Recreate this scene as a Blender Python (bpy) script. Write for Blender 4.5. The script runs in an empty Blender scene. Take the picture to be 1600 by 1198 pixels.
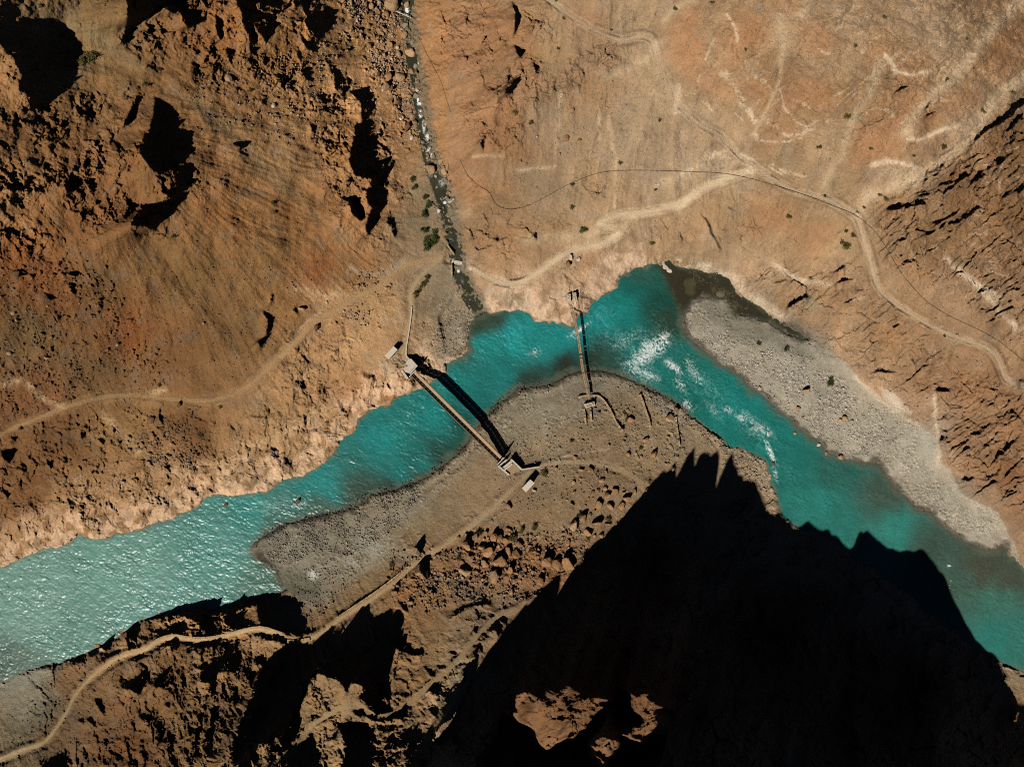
import bpy, bmesh, math, random
import numpy as np
from mathutils import Vector, Matrix

C = bpy.context.scene.collection
SC = bpy.context.scene

# ------------------------------------------------------------------ camera, sky, sun, exposure
# The place is measured on a plan whose unit is 0.25 m (1600 x 1198 units = what the drone sees at river level).
S = 0.25                     # metres per plan unit at river level
CX, CY = 800.0, 599.0        # plan point under the drone
F = 1062.0                   # focal length in plan units
H = F * S                    # drone height above the river
AX, AY = 1370.0, -281.0      # plan point opposite the sun
cam_d = bpy.data.cameras.new('drone_camera')
cam = bpy.data.objects.new('drone_camera', cam_d)
C.objects.link(cam)
cam.location = (0, 0, H)
cam.rotation_euler = (0, 0, 0)
cam_d.sensor_width = 36.0
cam_d.lens = F / 1600.0 * 36.0
cam_d.clip_start = 0.5
cam_d.clip_end = 3000
SC.camera = cam

sun_dir = Vector((AX - CX, -(AY - CY), -F)).normalized()      # way the light travels
SUN_EL = math.asin(-sun_dir.z)
w = bpy.data.worlds.new('World')
SC.world = w
w.use_nodes = True
nt = w.node_tree
sky = nt.nodes.new('ShaderNodeTexSky')
sky.sky_type = 'NISHITA'
sky.sun_disc = False
sky.sun_elevation = SUN_EL
sky.sun_rotation = math.radians(213)
sky.altitude = 4000
sky.air_density = 0.25
sky.dust_density = 0.0
sky.ozone_density = 1.0
nt.links.new(sky.outputs[0], nt.nodes['Background'].inputs[0])
nt.nodes['Background'].inputs[1].default_value = 0.05
sun_d = bpy.data.lights.new('sun', 'SUN')
sun = bpy.data.objects.new('sun', sun_d)
C.objects.link(sun)
sun.rotation_euler = sun_dir.to_track_quat('-Z', 'Y').to_euler()
sun.location = (-80, -120, 200)
sun_d.energy = 4.9
sun_d.angle = math.radians(0.5)
sun_d.color = (1.0, 0.945, 0.87)
SC.view_settings.view_transform = 'Standard'
SC.view_settings.look = 'None'
SC.view_settings.exposure = 0.0
SC.view_settings.gamma = 1.0
SC.cycles.max_bounces = 4
SC.cycles.diffuse_bounces = 0
SC.cycles.use_denoising = False
SC.cycles.filter_width = 1.05
SC.cycles.glossy_bounces = 2
SC.cycles.caustics_reflective = False
SC.cycles.caustics_refractive = False
f4 = np.float32

# ------------------------------------------------------------------ noise
def hsh(ix, iy, seed):
    h = (ix.astype(np.int64) * 374761393 + iy.astype(np.int64) * 668265263 + seed * 1442695041) & 0xFFFFFFFF
    h = ((h ^ (h >> 13)) * 1274126177) & 0xFFFFFFFF
    h = ((h ^ (h >> 16)) * 2246822519) & 0xFFFFFFFF
    return ((h ^ (h >> 15)) & 0xFFFFFF).astype(f4) / f4(16777216.0)
def perlin(x, y, seed=0):
    ix = np.floor(x); iy = np.floor(y)
    fx = (x - ix).astype(f4); fy = (y - iy).astype(f4)
    ux = fx*fx*fx*(fx*(fx*6-15)+10); uy = fy*fy*fy*(fy*(fy*6-15)+10)
    def g(ox, oy):
        a = hsh(ix+ox, iy+oy, seed) * f4(6.2831853)
        return np.cos(a)*(fx-ox) + np.sin(a)*(fy-oy)
    a = g(0, 0); b = g(1, 0); c = g(0, 1); d = g(1, 1)
    t = a + (b-a)*ux
    return (t + (c + (d-c)*ux - t)*uy) * f4(1.5)
def fbm(x, y, seed=0, oct=4, gain=0.5):
    s = 0; a = 1.0; n = 0
    for k in range(oct):
        s = s + a*perlin(x*2**k + 17.3*k, y*2**k - 9.1*k, seed+k); n += a; a *= gain
    return s / n * f4(1.6)
def ridged(x, y, seed=0, oct=4):
    s = 0; a = 1.0; n = 0
    for k in range(oct):
        s = s + a*(1 - np.abs(perlin(x*2**k + 5.3*k, y*2**k + 3.7*k, seed+k))*1.6); n += a; a *= 0.5
    return s / n
def worley(x, y, seed=0, tilt=True):
    """F1, F2, id of the nearest cell and a randomly tilted plane inside it."""
    ix = np.floor(x); iy = np.floor(y)
    f1 = np.full(x.shape, 9, f4); f2 = f1.copy(); idv = np.zeros(x.shape, f4); pl = np.zeros(x.shape, f4)
    for oy in (-1, 0, 1):
        for ox in (-1, 0, 1):
            cx = ix+ox; cy = iy+oy
            dx = (cx + hsh(cx, cy, seed) - x).astype(f4); dy = (cy + hsh(cx, cy, seed+7) - y).astype(f4)
            d = np.sqrt(dx*dx + dy*dy)
            m = d < f1
            f2 = np.where(m, f1, np.minimum(f2, d)); f1 = np.where(m, d, f1)
            q = hsh(cx, cy, seed+13); idv = np.where(m, q, idv)
            if tilt:
                a = hsh(cx, cy, seed+23)*f4(6.2831853)
                pl = np.where(m, q - 0.5 + (np.cos(a)*dx + np.sin(a)*dy)*1.1, pl)
    return f1, f2, idv, pl
def sm(a, b, x):
    t = np.clip((x-a)/(b-a), 0, 1)
    return t*t*(3-2*t)
def box1(a, r, ax):
    if r < 1: return a
    p = [(0, 0)]*a.ndim; p[ax] = (r+1, r)
    c = np.cumsum(np.pad(a, p, mode='edge'), axis=ax, dtype=np.float64)
    n = a.shape[ax]
    hi = np.take(c, np.arange(2*r+1, 2*r+1+n), axis=ax); lo = np.take(c, np.arange(0, n), axis=ax)
    return ((hi-lo)/(2*r+1)).astype(f4)
def blur(a, s):                       # s in cells
    r = max(1, int(round(s)))
    for _ in range(3):
        a = box1(box1(a, r, 0), r, 1)
    return a

# ------------------------------------------------------------------ coarse plan grid
GX0, GY0, GST = -420.0, -320.0, 2.0
GNX, GNY = 1220, 1060
gx = (GX0 + GST*np.arange(GNX)).astype(f4); gy = (GY0 + GST*np.arange(GNY)).astype(f4)
PX, PY = np.meshgrid(gx, gy)
def samp(field, x, y):                # bilinear look-up in a coarse field
    u = np.clip((np.asarray(x, f4)-GX0)/GST, 0, GNX-1.001); v = np.clip((np.asarray(y, f4)-GY0)/GST, 0, GNY-1.001)
    i = u.astype(np.int32); j = v.astype(np.int32); a = (u-i).astype(f4); b = (v-j).astype(f4)
    return (field[j, i]*(1-a) + field[j, i+1]*a)*(1-b) + (field[j+1, i]*(1-a) + field[j+1, i+1]*a)*b
def inside(poly, x, y):
    P = np.asarray(poly, f4); r = np.zeros(x.shape, bool)
    m = (x > P[:, 0].min()) & (x < P[:, 0].max()) & (y > P[:, 1].min()) & (y < P[:, 1].max())
    xs = x[m]; ys = y[m]; rr = np.zeros(xs.shape, bool)
    for k in range(len(P)):
        x0, y0 = P[k-1]; x1, y1 = P[k]
        if y0 == y1: continue
        c = ((y0 > ys) != (y1 > ys)) & (xs < (x1-x0)*(ys-y0)/(y1-y0) + x0)
        rr ^= c
    r[m] = rr
    return r
def segdist(pts, x, y, maxd=1e9, closed=False):
    """distance to a polyline, and the arc position of the nearest point"""
    P = np.asarray(pts, f4)
    if closed: P = np.vstack([P, P[:1]])
    D = np.full(x.shape, maxd, f4); T = np.zeros(x.shape, f4); acc = 0.0
    for k in range(len(P)-1):
        a = P[k]; b = P[k+1]; L = float(np.hypot(*(b-a)))
        if L < 1e-6: continue
        m = slice(None)
        if maxd < 1e8:
            m = (x > min(a[0], b[0])-maxd) & (x < max(a[0], b[0])+maxd) & (y > min(a[1], b[1])-maxd) & (y < max(a[1], b[1])+maxd)
        xs = x[m]; ys = y[m]
        t = np.clip(((xs-a[0])*(b[0]-a[0]) + (ys-a[1])*(b[1]-a[1]))/(L*L), 0, 1)
        d = np.hypot(xs-a[0]-t*(b[0]-a[0]), ys-a[1]-t*(b[1]-a[1]))
        q = d < D[m]
        D[m] = np.where(q, d, D[m]); T[m] = np.where(q, acc+t*L, T[m])
        acc += L
    return D, T
def smooth_line(pts, n=2):            # Chaikin corner cutting
    P = [tuple(map(float, p)) for p in pts]
    for _ in range(n):
        Q = [P[0]]
        for a, b in zip(P[:-1], P[1:]):
            Q += [(.75*a[0]+.25*b[0], .75*a[1]+.25*b[1]), (.25*a[0]+.75*b[0], .25*a[1]+.75*b[1])]
        P = Q + [P[-1]]
    return P
# tile helper: coordinates noted on an enlarged tile -> plan
def T(ox, oy, s=2.963):
    return lambda *p: [(ox + x/s, oy + y/s) for x, y in p]
t1, t2, t3 = T(0, 0), T(530, 0), T(1060, 0)
q4, q5, q6 = T(0, 400), T(530, 400), T(1060, 400)
q7, q8, q9 = T(0, 798), T(530, 798), T(1060, 798)
warp_a = fbm(PX/34, PY/34, 3, 5, .6)*9; warp_b = fbm(PX/34, PY/34, 43, 5, .6)*9
def mask(poly, w=1.0):                # ragged-edged raster of a plan polygon
    return inside(poly, PX + warp_a*w, PY + warp_b*w).astype(f4)
# ------------------------------------------------------------------ what lies where (plan units)
NB = ([(-420,1010),(-200,945),(0,886)] + q7((60,235),(150,205),(200,170),(280,168),(370,110),(420,130),(490,125),(600,95),(700,65),(800,35))
  + q4((880,1175),(950,1115),(1000,1100),(1110,1105),(1230,1090),(1300,1040),(1400,1020),(1500,960),(1560,880))
  + q5((30,830),(80,790),(85,755),(140,715),(240,685),(260,650),(330,625),(400,605),(440,570),(490,530),(490,495),(560,465),(590,435),(590,390),(590,320),(610,290),(680,265),(760,250),(850,250),(890,265),(910,295),(960,302),(1040,310),(1075,320),(1088,285),(1095,262),(1130,255),(1180,200),(1240,155),(1280,140),(1300,95),(1370,55),(1430,40)))
POOL_N = [(1022,412),(1034,407),(1045,405),(1055,414),(1068,419),(1085,420),(1104,424)] + q6((175,78),(240,100),(270,160),(340,210),(440,270),(500,305),(560,345),(605,380))
POOL_S = q6((570,388),(470,350),(440,312),(340,287),(260,272),(235,225),(215,192)) + [(1118,468),(1098,465)] + q6((70,200),(30,260))
BAR_E = q6((15,320),(40,370),(110,430),(200,500),(290,560),(340,610),(400,650),(470,720),(530,760),(560,800),(640,840),(700,910),(780,940),(850,950),(940,960),(960,1010),(1000,1060),(1060,1130),(1120,1180)) + q9((1160,0),(1230,70),(1330,140),(1430,185),(1500,160),(1525,170),(1530,200),(1590,260)) + [(1660,950),(1760,1060),(1980,1330)]
SB_R = [(1900,1500),(1800,1330),(1700,1170),(1600,1049),(1566,1038),(1520,1012),(1470,975),(1420,935),(1370,895),(1320,860),(1276,832)] + q9((540,72),(480,20)) + q6((450,1120),(430,1060),(430,1010),(400,950),(300,890),(240,890),(200,850),(120,790),(40,730))
SB_L = q5((1600,700),(1500,650),(1420,610),(1350,570),(1270,540),(1180,535),(1110,530),(1060,550),(990,590),(900,610),(830,612),(800,640),(750,680),(700,720),(660,770),(600,850),(560,905),(500,955),(420,1012),(330,1062),(250,1085),(150,1112),(60,1170))
BAR_M = q7((1600,5),(1500,20),(1400,45),(1330,60),(1250,100),(1190,140),(1160,170),(1200,220),(1270,265),(1290,290),(1285,320),(1330,360),(1290,385))
SB_LL = q7((1200,415),(1080,440),(1000,470),(850,460),(790,478),(650,505),(560,580),(510,615),(440,640),(370,680),(290,700),(200,725),(100,750),(0,795)) + [(-150,1120),(-420,1230)]
RIVER = NB + POOL_N + POOL_S + BAR_E + SB_R + SB_L + BAR_M + SB_LL
POOL = [(1018,412)] + POOL_N + POOL_S + [(1066,492),(1058,476),(1047,455),(1040,435),(1030,420)]
STREAM_L = [(632,-320),(628,-120),(632,-20),(637,20),(642,60),(645,95),(655,130),(658,170),(665,210),(673,240),(683,272),(692,300),(700,330),(706,362),(712,392),(716,410),(722,430),(732,452),(744,472),(752,486),(757,500)]
STREAM_W = [9,9,9,9,8,8,8,8,9,14,16,14,10,11,11,11,15,18,18,16,14]
# smooth heights (m above the river) at plan points
HP = [(200,616,12),(0,680,14),(317,628,12),(400,595,12),(480,510,12),(557,464,10),(618,424,8.2),(645,407,7),(692,403,6.2),
(300,450,34),(150,450,44),(0,450,56),(450,400,27),(560,350,17),(600,230,15),(500,200,31),(400,200,42),(300,250,54),(200,200,60),(100,250,66),(0,300,72),(100,50,70),(300,50,60),(450,50,46),(540,60,26),(600,50,18.5),(300,-200,85),(-200,200,100),(-200,600,50),(-300,800,16),(-400,-300,150),(100,-300,110),
(635,0,16.5),(650,100,13.5),(660,200,10.5),(690,300,7.5),(715,390,4.6),(735,440,2.4),(757,484,0.5),(628,-200,25),(625,300,11),(660,350,8),(620,380,10),
(520,600,6.5),(400,700,6),(250,740,6),(100,780,7),(560,560,7.5),(600,540,6.6),(620,560,6.2),(640,590,5.6),(690,500,3.2),(690,450,3.6),(642,480,6.6),(600,600,4.5),(700,540,1.8),
(700,100,27),(760,60,40),(760,200,32),(716,250,18),(740,330,13),(800,300,16),(780,380,10),(781,442,6.5),(850,470,5),(893,470,6.4),(930,440,5),(850,100,44),(900,200,31),(1000,200,35),(1000,100,44),(950,300,21),(900,388,11),(942,381,12),(970,345,16),(1060,322,20),(1000,400,7),(1100,380,12),(1165,268,28),(1100,220,34),(1200,100,60),(1100,50,58),(1000,0,58),(860,0,54),(1300,200,50),(1300,50,76),(1450,50,92),(1450,200,66),(1600,50,112),(1600,200,88),(1333,334,32),(1260,305,30),(1360,420,24),(1440,500,19),(1530,537,18),(1570,595,17),(1200,420,8),(1280,500,6),(1350,570,5),(1450,650,4),(1500,750,3.5),(1590,830,3),(1600,740,12),(1550,660,13),(1500,450,32),(1450,350,47),(1550,300,70),(1600,400,60),(1750,300,105),(1800,500,72),(1750,750,30),(1900,0,140),(1300,-250,120),(900,-250,80),(1700,-250,160),(1950,900,40),(1720,900,8),
(1150,520,1.2),(1250,600,1.5),(1350,680,1.6),(1450,740,1.3),(1520,820,.9),(1110,480,.5),(1240,550,1.6),
(850,640,1.3),(800,680,1.6),(920,650,3),(1000,660,3.4),(880,710,3.2),(822,712,2.2),(810,740,4.6),(785,730,4.2),(950,760,7),(1050,700,4),(1130,720,2.2),(760,760,3.6),(700,770,2.2),(650,830,2.6),(560,850,1.2),(480,850,.8),(490,890,.7),(560,900,2.4),(940,600,1.2),(740,720,2.0),
(773,798,5.6),(692,854,6.2),(618,909,6.8),(530,967,8),(450,1002,9),(390,984,9),(300,998,10),(226,1017,10),(162,1041,9),(115,1088,8),(67,1162,7),(0,1186,7),(60,1100,3),(20,1100,1),
(800,880,10),(720,950,14),(640,1000,14),(560,1030,14),(600,1110,20),(450,1100,18),(300,1100,20),(200,1150,16),(300,1190,30),(120,1190,12),(500,1190,27),(700,1100,24),(400,1300,45),(100,1350,30),(-200,1300,20),(-200,1180,2),(700,1300,50),(-300,1500,40),
(900,900,11),(1000,850,7),(1100,800,3.5),(1180,830,2.5),(1000,1000,20),(1100,1000,14),(1250,950,4),(850,1050,22),(1000,1150,28),(1300,1100,12),(1500,1100,5),(1560,1160,9),(1200,1300,28),(1500,1350,20),(1800,1560,24),(1600,1700,40),(1000,1600,60),(1650,1200,6)]
# shadowed hollows behind crags: each outline is the shade a crag throws at this sun; crag heights follow from it
SH = [t1((0,100),(60,90),(130,85),(230,85),(330,140),(375,230),(370,330),(300,420),(220,480),(170,555),(150,500),(130,430),(85,420),(110,350),(70,290),(20,220),(0,205),(-120,180),(-120,110)),
 t1((720,440),(790,480),(880,590),(930,710),(915,800),(880,900),(800,990),(720,1050),(600,1040),(660,960),(790,920),(790,820),(700,790),(640,680),(690,610),(715,540)),
 t1((590,-60),(890,-60),(890,0),(910,110),(870,130),(840,70),(760,40),(700,80),(650,120),(610,190),(560,200),(590,120)),
 t1((1090,-30),(1240,-20),(1250,80),(1280,150),(1240,200),(1180,110),(1200,230),(1160,250),(1150,150),(1120,60)),
 t1((560,590),(600,520),(640,430),(655,440),(640,520),(600,570)), t1((1380,150),(1470,200),(1480,240),(1440,240),(1400,190)),
 t1((1505,250),(1560,320),(1600,390),(1600,420),(1560,420),(1530,330)),
 t1((370,430),(400,450),(405,490),(380,500),(365,460)), t1((1430,560),(1470,600),(1475,650),(1450,620)),
 t1((140,800),(180,830),(205,890),(180,880),(60,890),(40,870),(120,850)), t1((1440,460),(1490,480),(1490,520),(1450,520)),t1((10,1060),(40,1075),(45,1100),(0,1100)), t1((1085,655),(1115,660),(1120,720),(1105,720),(1110,680)),
 t1((300,830),(370,840),(370,880),(310,890)), t1((900,60),(950,75),(960,100),(900,110)), t1((1000,60),(1035,100),(1030,190),(1000,130)),
 t2((50,415),(130,405),(160,480),(160,540),(190,620),(190,700),(230,780),(265,740),(260,780),(210,830),(240,920),(190,980),(190,1040),(140,1090),(125,1060),(150,960),(120,900),(160,830),(80,810),(50,730),(80,600),(75,580),(110,560),(110,480)),
 t2((55,930),(75,905),(105,960),(120,1010),(90,1020),(60,980)), t2((0,350),(40,400),(40,420),(0,420)), t2((235,960),(270,1070),(255,1110),(225,1000)),
 t2((810,210),(855,225),(850,250),(825,255)), t2((805,0),(850,70),(845,100),(825,120),(815,180),(808,120),(815,60)), t2((760,440),(790,400),(850,340),(850,375),(800,430)), t2((690,610),(665,700),(655,660)), t2((780,320),(800,300),(790,345)), t2((890,280),(925,310),(910,340)),t2((725,1085),(740,1090),(735,1120),(715,1115)),t2((900,1085),(925,1070),(920,1105)),
 t3((95,965),(130,1020),(190,1130),(200,1185),(184,1130),(124,1030)),
 t3((920,1000),(960,970),(1060,960),(1150,935),(1140,915),(1060,940),(980,945)), t3((1110,910),(1130,880),(1240,895),(1210,875),(1130,900)), t3((1130,510),(1165,465),(1150,500)),
 t3((1170,1085),(1220,1050),(1290,1030),(1400,960),(1380,955),(1290,1010),(1215,1040)), t3((1250,890),(1330,790),(1340,810)), t3((1360,840),(1390,790),(1430,805)), t3((1320,700),(1400,610),(1600,450),(1600,480),(1420,615)), t3((1470,760),(1490,730),(1560,710),(1480,765)), t3((1560,880),(1600,830),(1600,880),(1570,895)),t3((1490,905),(1570,870),(1560,880),(1500,920)),t3((1500,620),(1540,570),(1600,520),(1600,545)),
 t3((985,440),(1080,390),(1030,400)),t3((1140,545),(1210,505),(1150,525)),t3((0,1060),(20,1090),(20,1120)),
 q4((1220,240),(1270,290),(1270,360),(1210,425),(1190,400),(1240,370),(1240,300)), q4((1265,165),(1270,195),(1245,225),(1250,190)), q4((1370,220),(1385,270),(1365,260)), q4((330,130),(360,160),(350,180),(320,150)), q4((1400,570),(1418,600),(1400,630),(1385,600)), q4((85,870),(60,885),(20,890),(5,920),(45,950),(80,910)), q4((465,885),(490,895),(480,910),(450,905)),q4((30,825),(90,830),(70,845)),q4((250,860),(275,865),(255,885)),q4((200,940),(260,945),(220,965)),q4((280,940),(330,950),(290,960)),q4((500,840),(540,880),(530,890)),q4((380,810),(400,820),(385,850)),
 q6((505,245),(515,215),(590,175),(615,190),(580,195)), q6((390,190),(420,165),(490,140),(420,170)), q6((685,140),(760,105),(830,110),(740,120)), q6((690,90),(770,40),(760,60)), q6((880,545),(930,515),(1050,545),(930,530)), q6((1195,625),(1200,600),(1290,615),(1450,555),(1330,605)),q6((1205,880),(1215,815),(1240,830),(1220,850)),q6((1310,1040),(1330,1015),(1390,1025)),q6((1350,950),(1420,870),(1500,850),(1420,890)),q6((1480,890),(1550,850),(1520,890)),q6((800,45),(870,40),(830,50)),q6((740,220),(830,180),(780,215)),
 q6((1440,910),(1460,900),(1400,960)),q6((1335,830),(1400,810),(1350,835)),q6((1220,750),(1275,725),(1240,750)),
 q7((440,610),(540,520),(650,490),(640,600),(590,600),(580,540),(520,590),(510,640)), q7((700,500),(860,400),(1080,415),(1200,360),(1270,370),(1330,380),(1420,440),(1430,500),(1470,550),(1400,588),(1330,590),(1210,535),(1190,440),(1080,462),(1000,510),(900,510),(860,480),(780,475)),
 q7((970,500),(1010,510),(970,560),(940,540),(860,520),(900,510)), q7((560,810),(690,710),(690,790),(640,840)), q7((700,800),(790,700),(820,790),(760,815)), q7((900,720),(1100,640),(1140,730),(1080,740),(960,740)), q7((930,750),(1000,740),(1000,800),(930,790)), q7((640,945),(680,920),(715,960),(660,975)), q7((760,890),(785,865),(805,890),(780,915)), q7((840,1110),(865,1085),(870,1120),(840,1140)), q7((445,860),(480,855),(495,910),(485,940),(460,900)), q7((400,960),(430,945),(455,1010),(420,980)), q7((930,905),(945,895),(955,920),(940,930)), q7((190,1185),(270,1105),(310,1110),(310,1185)), q7((800,1080),(820,1075),(815,1100)), q7((710,620),(735,630),(735,650),(715,640)),q7((1180,690),(1220,660),(1230,700),(1190,710)),q7((750,1110),(770,1130),(760,1150)),q7((360,960),(380,955),(378,985)),q7((690,1060),(720,1050),(715,1080)),
 q8((-10,512),(30,480),(100,445),(160,460),(275,450),(300,520),(300,610),(270,640),(230,760),(200,900),(190,940),(130,920),(100,870),(110,800),(60,800),(30,840),(0,790),(-100,740),(-160,850),(-210,1000),(-350,1080),(-420,1185),(-500,1185),(-490,1060),(-400,850),(-370,740),(-300,640),(-180,600),(-60,560)),
 q8((0,990),(170,970),(165,1100),(160,1300),(60,1400),(0,1200),(40,1100)), q8((505,505),(560,430),(680,400),(705,425),(600,440),(540,480)), q8((690,550),(710,500),(760,485),(785,520),(740,550)), q8((620,680),(640,600),(670,575),(660,640)), q8((405,890),(500,900),(510,930),(470,960),(420,940)), q8((270,410),(310,420),(325,470),(300,460)),
 q8((485,860),(500,835),(520,830)),q8((560,720),(620,695),(600,715))]
SH_BIG = [(560,1198),(610,1185),(660,1160),(690,1105),(730,1050),(760,1012),(800,965),(830,930),(880,890),(930,850),(975,800),(1005,770),(1030,745),(1060,724)] + q6((100,910),(170,930),(200,985),(240,920),(285,940),(270,1010),(380,1050),(390,1130),(480,1180)) + q9((560,70),(600,40),(640,80),(700,50),(740,90),(770,160),(820,120),(890,65),(930,120),(1040,180),(1070,160),(1150,160),(1190,230),(1280,270),(1260,350),(1310,420),(1340,520),(1430,600),(1480,660),(1490,720),(1505,740),(1520,800),(1540,840),(1600,890)) + [(1650,1130),(1720,1230),(1760,1330),(1700,1370),(1560,1350),(1420,1340),(1250,1330),(1100,1320),(900,1320),(720,1330),(560,1300),(520,1240)]
LIT = [q8((780,925),(835,868),(880,832),(930,862),(960,822),(1000,862),(1028,792),(1062,775),(1122,842),(1245,865),(1195,955),(1150,1020),(1080,1070),(1020,1100),(940,1122),(895,1025),(825,975)),
 q8((1320,835),(1402,842),(1510,905),(1490,978),(1405,1088),(1320,1088),(1325,1008),(1375,990),(1350,925)), q8((1145,1080),(1198,1025),(1315,1045),(1295,1115),(1222,1195),(1165,1135)), q9((1535,935),(1555,930),(1560,990),(1535,1010)), q8((440,1010),(530,930),(500,1010),(400,1085))]
LIT_HOLE = []
# rough rock: (outline, kind, amplitude m, edge blur)
ZONES = [(t1((350,-100),(1450,-100),(1500,240),(1400,420),(1000,420),(750,270),(570,200)),'crag',1.5,8),(t1((0,180),(180,330),(200,560),(440,430),(660,420),(700,560),(360,740),(0,560)),'crag',1.1,8),
 (t1((240,700),(720,600),(940,890),(790,1060),(450,1060),(180,900)),'crag',1.6,8),(t1((-60,740),(240,800),(240,1180),(-60,1180)),'crag',1.1,8),(t1((1480,420),(1640,430),(1640,620),(1560,540)),'crag',1.2,6),
 (t2((-120,400),(140,400),(240,700),(290,900),(200,1150),(20,1080),(-120,700)),'crag',1.6,7),(t2((400,-60),(950,-60),(960,200),(850,450),(870,600),(700,740),(610,700),(480,440)),'crag',1.5,10),(t2((740,0),(880,60),(950,250),(860,460),(700,500),(720,330),(800,240)),'crag',2.7,6),(t2((590,560),(850,520),(840,650),(660,720)),'crag',2.0,6),
 (t2((600,1000),(900,1000),(1060,1030),(900,1130),(860,1190),(600,1190)),'crag',1.1,6),(t2((640,770),(760,760),(700,870),(600,830)),'crag',.9,5),(t2((850,430),(1100,250),(1400,180),(1380,260),(1050,420),(800,530)),'crag',1.6,5),(t2((1120,830),(1270,820),(1260,920),(1120,940)),'crag',1.2,5),(t2((1330,50),(1480,0),(1480,140),(1400,160)),'crag',1.2,6),(t2((1330,1030),(1600,1010),(1600,1190),(1400,1150)),'crag',1.0,7),
 (t3((0,0),(1700,-150),(1700,330),(900,830),(660,800),(420,830),(100,380)),'swirl',.8,14),(t3((930,290),(1330,330),(1000,640),(740,780),(800,600)),'strata',.9,8),(t3((50,920),(560,950),(640,1010),(560,1190),(0,1190),(0,1010)),'crag',.8,10),
 (t3((1700,350),(1300,700),(920,980),(940,1180),(1100,1300),(1640,1600),(1750,1000)),'strata',2.3,5),(q6((240,80),(880,20),(930,190),(1260,420),(1300,700),(800,520),(560,340),(380,190)),'strata',1.5,8),(q6((900,20),(1700,-60),(1700,320),(1300,200)),'strata',1.0,8),(q6((1100,560),(1500,560),(1640,650),(1640,1190),(1310,1100),(1210,900),(1180,700)),'strata',1.8,8),
 (q4((0,720),(560,820),(540,960),(200,1100),(-60,1190),(-60,720)),'crag',1.1,8),(q4((1340,330),(1640,380),(1640,860),(1300,1060),(800,1170),(0,1420),(0,1130),(560,1000),(980,850),(1290,620)),'flute',.9,7),(q4((600,680),(1000,660),(980,900),(700,870)),'crag',.7,6),(q4((-60,600),(130,560),(220,760),(-60,800)),'crag',.8,6),
 (q5((60,580),(360,440),(430,590),(260,680),(80,760),(0,830),(-40,700)),'flute',1.3,5),(q5((300,330),(400,320),(440,560),(330,560)),'crag',1.3,4),(q5((1030,40),(1250,90),(1180,210),(1090,270),(900,280),(980,150)),'crag',.8,5),(q5((700,20),(1100,20),(900,230),(700,160)),'flute',.6,6),
 (q7((440,640),(660,500),(1190,430),(1300,560),(1200,590),(700,640)),'crag',1.9,5),(q7((560,820),(880,700),(1300,620),(1640,560),(1640,1300),(200,1300),(320,1080)),'gully',1.6,14),(q7((100,830),(420,690),(420,800),(260,1000),(60,1100)),'crag',.7,8),(q8((-60,620),(330,520),(450,760),(660,690),(640,850),(300,1190),(-60,1190)),'crag',1.5,8),(q8((440,560),(700,440),(780,520),(540,760)),'crag',1.2,6),(q8((540,160),(880,100),(1120,160),(1040,300),(660,340)),'crag',.8,6),(q8((220,160),(470,150),(460,460),(240,420)),'crag',.7,6),
 (q8((480,860),(1600,820),(1600,1400),(0,1400)),'crag',1.5,20),([(1000,780),(1150,720),(1500,900),(1600,1100),(1700,1300),(1000,1350),(700,1150)],'crag',1.1,16),(t2((0,0),(310,-20),(330,260),(400,620),(320,760),(230,600),(100,200),(40,120)),'crag',.7,6)]
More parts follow.
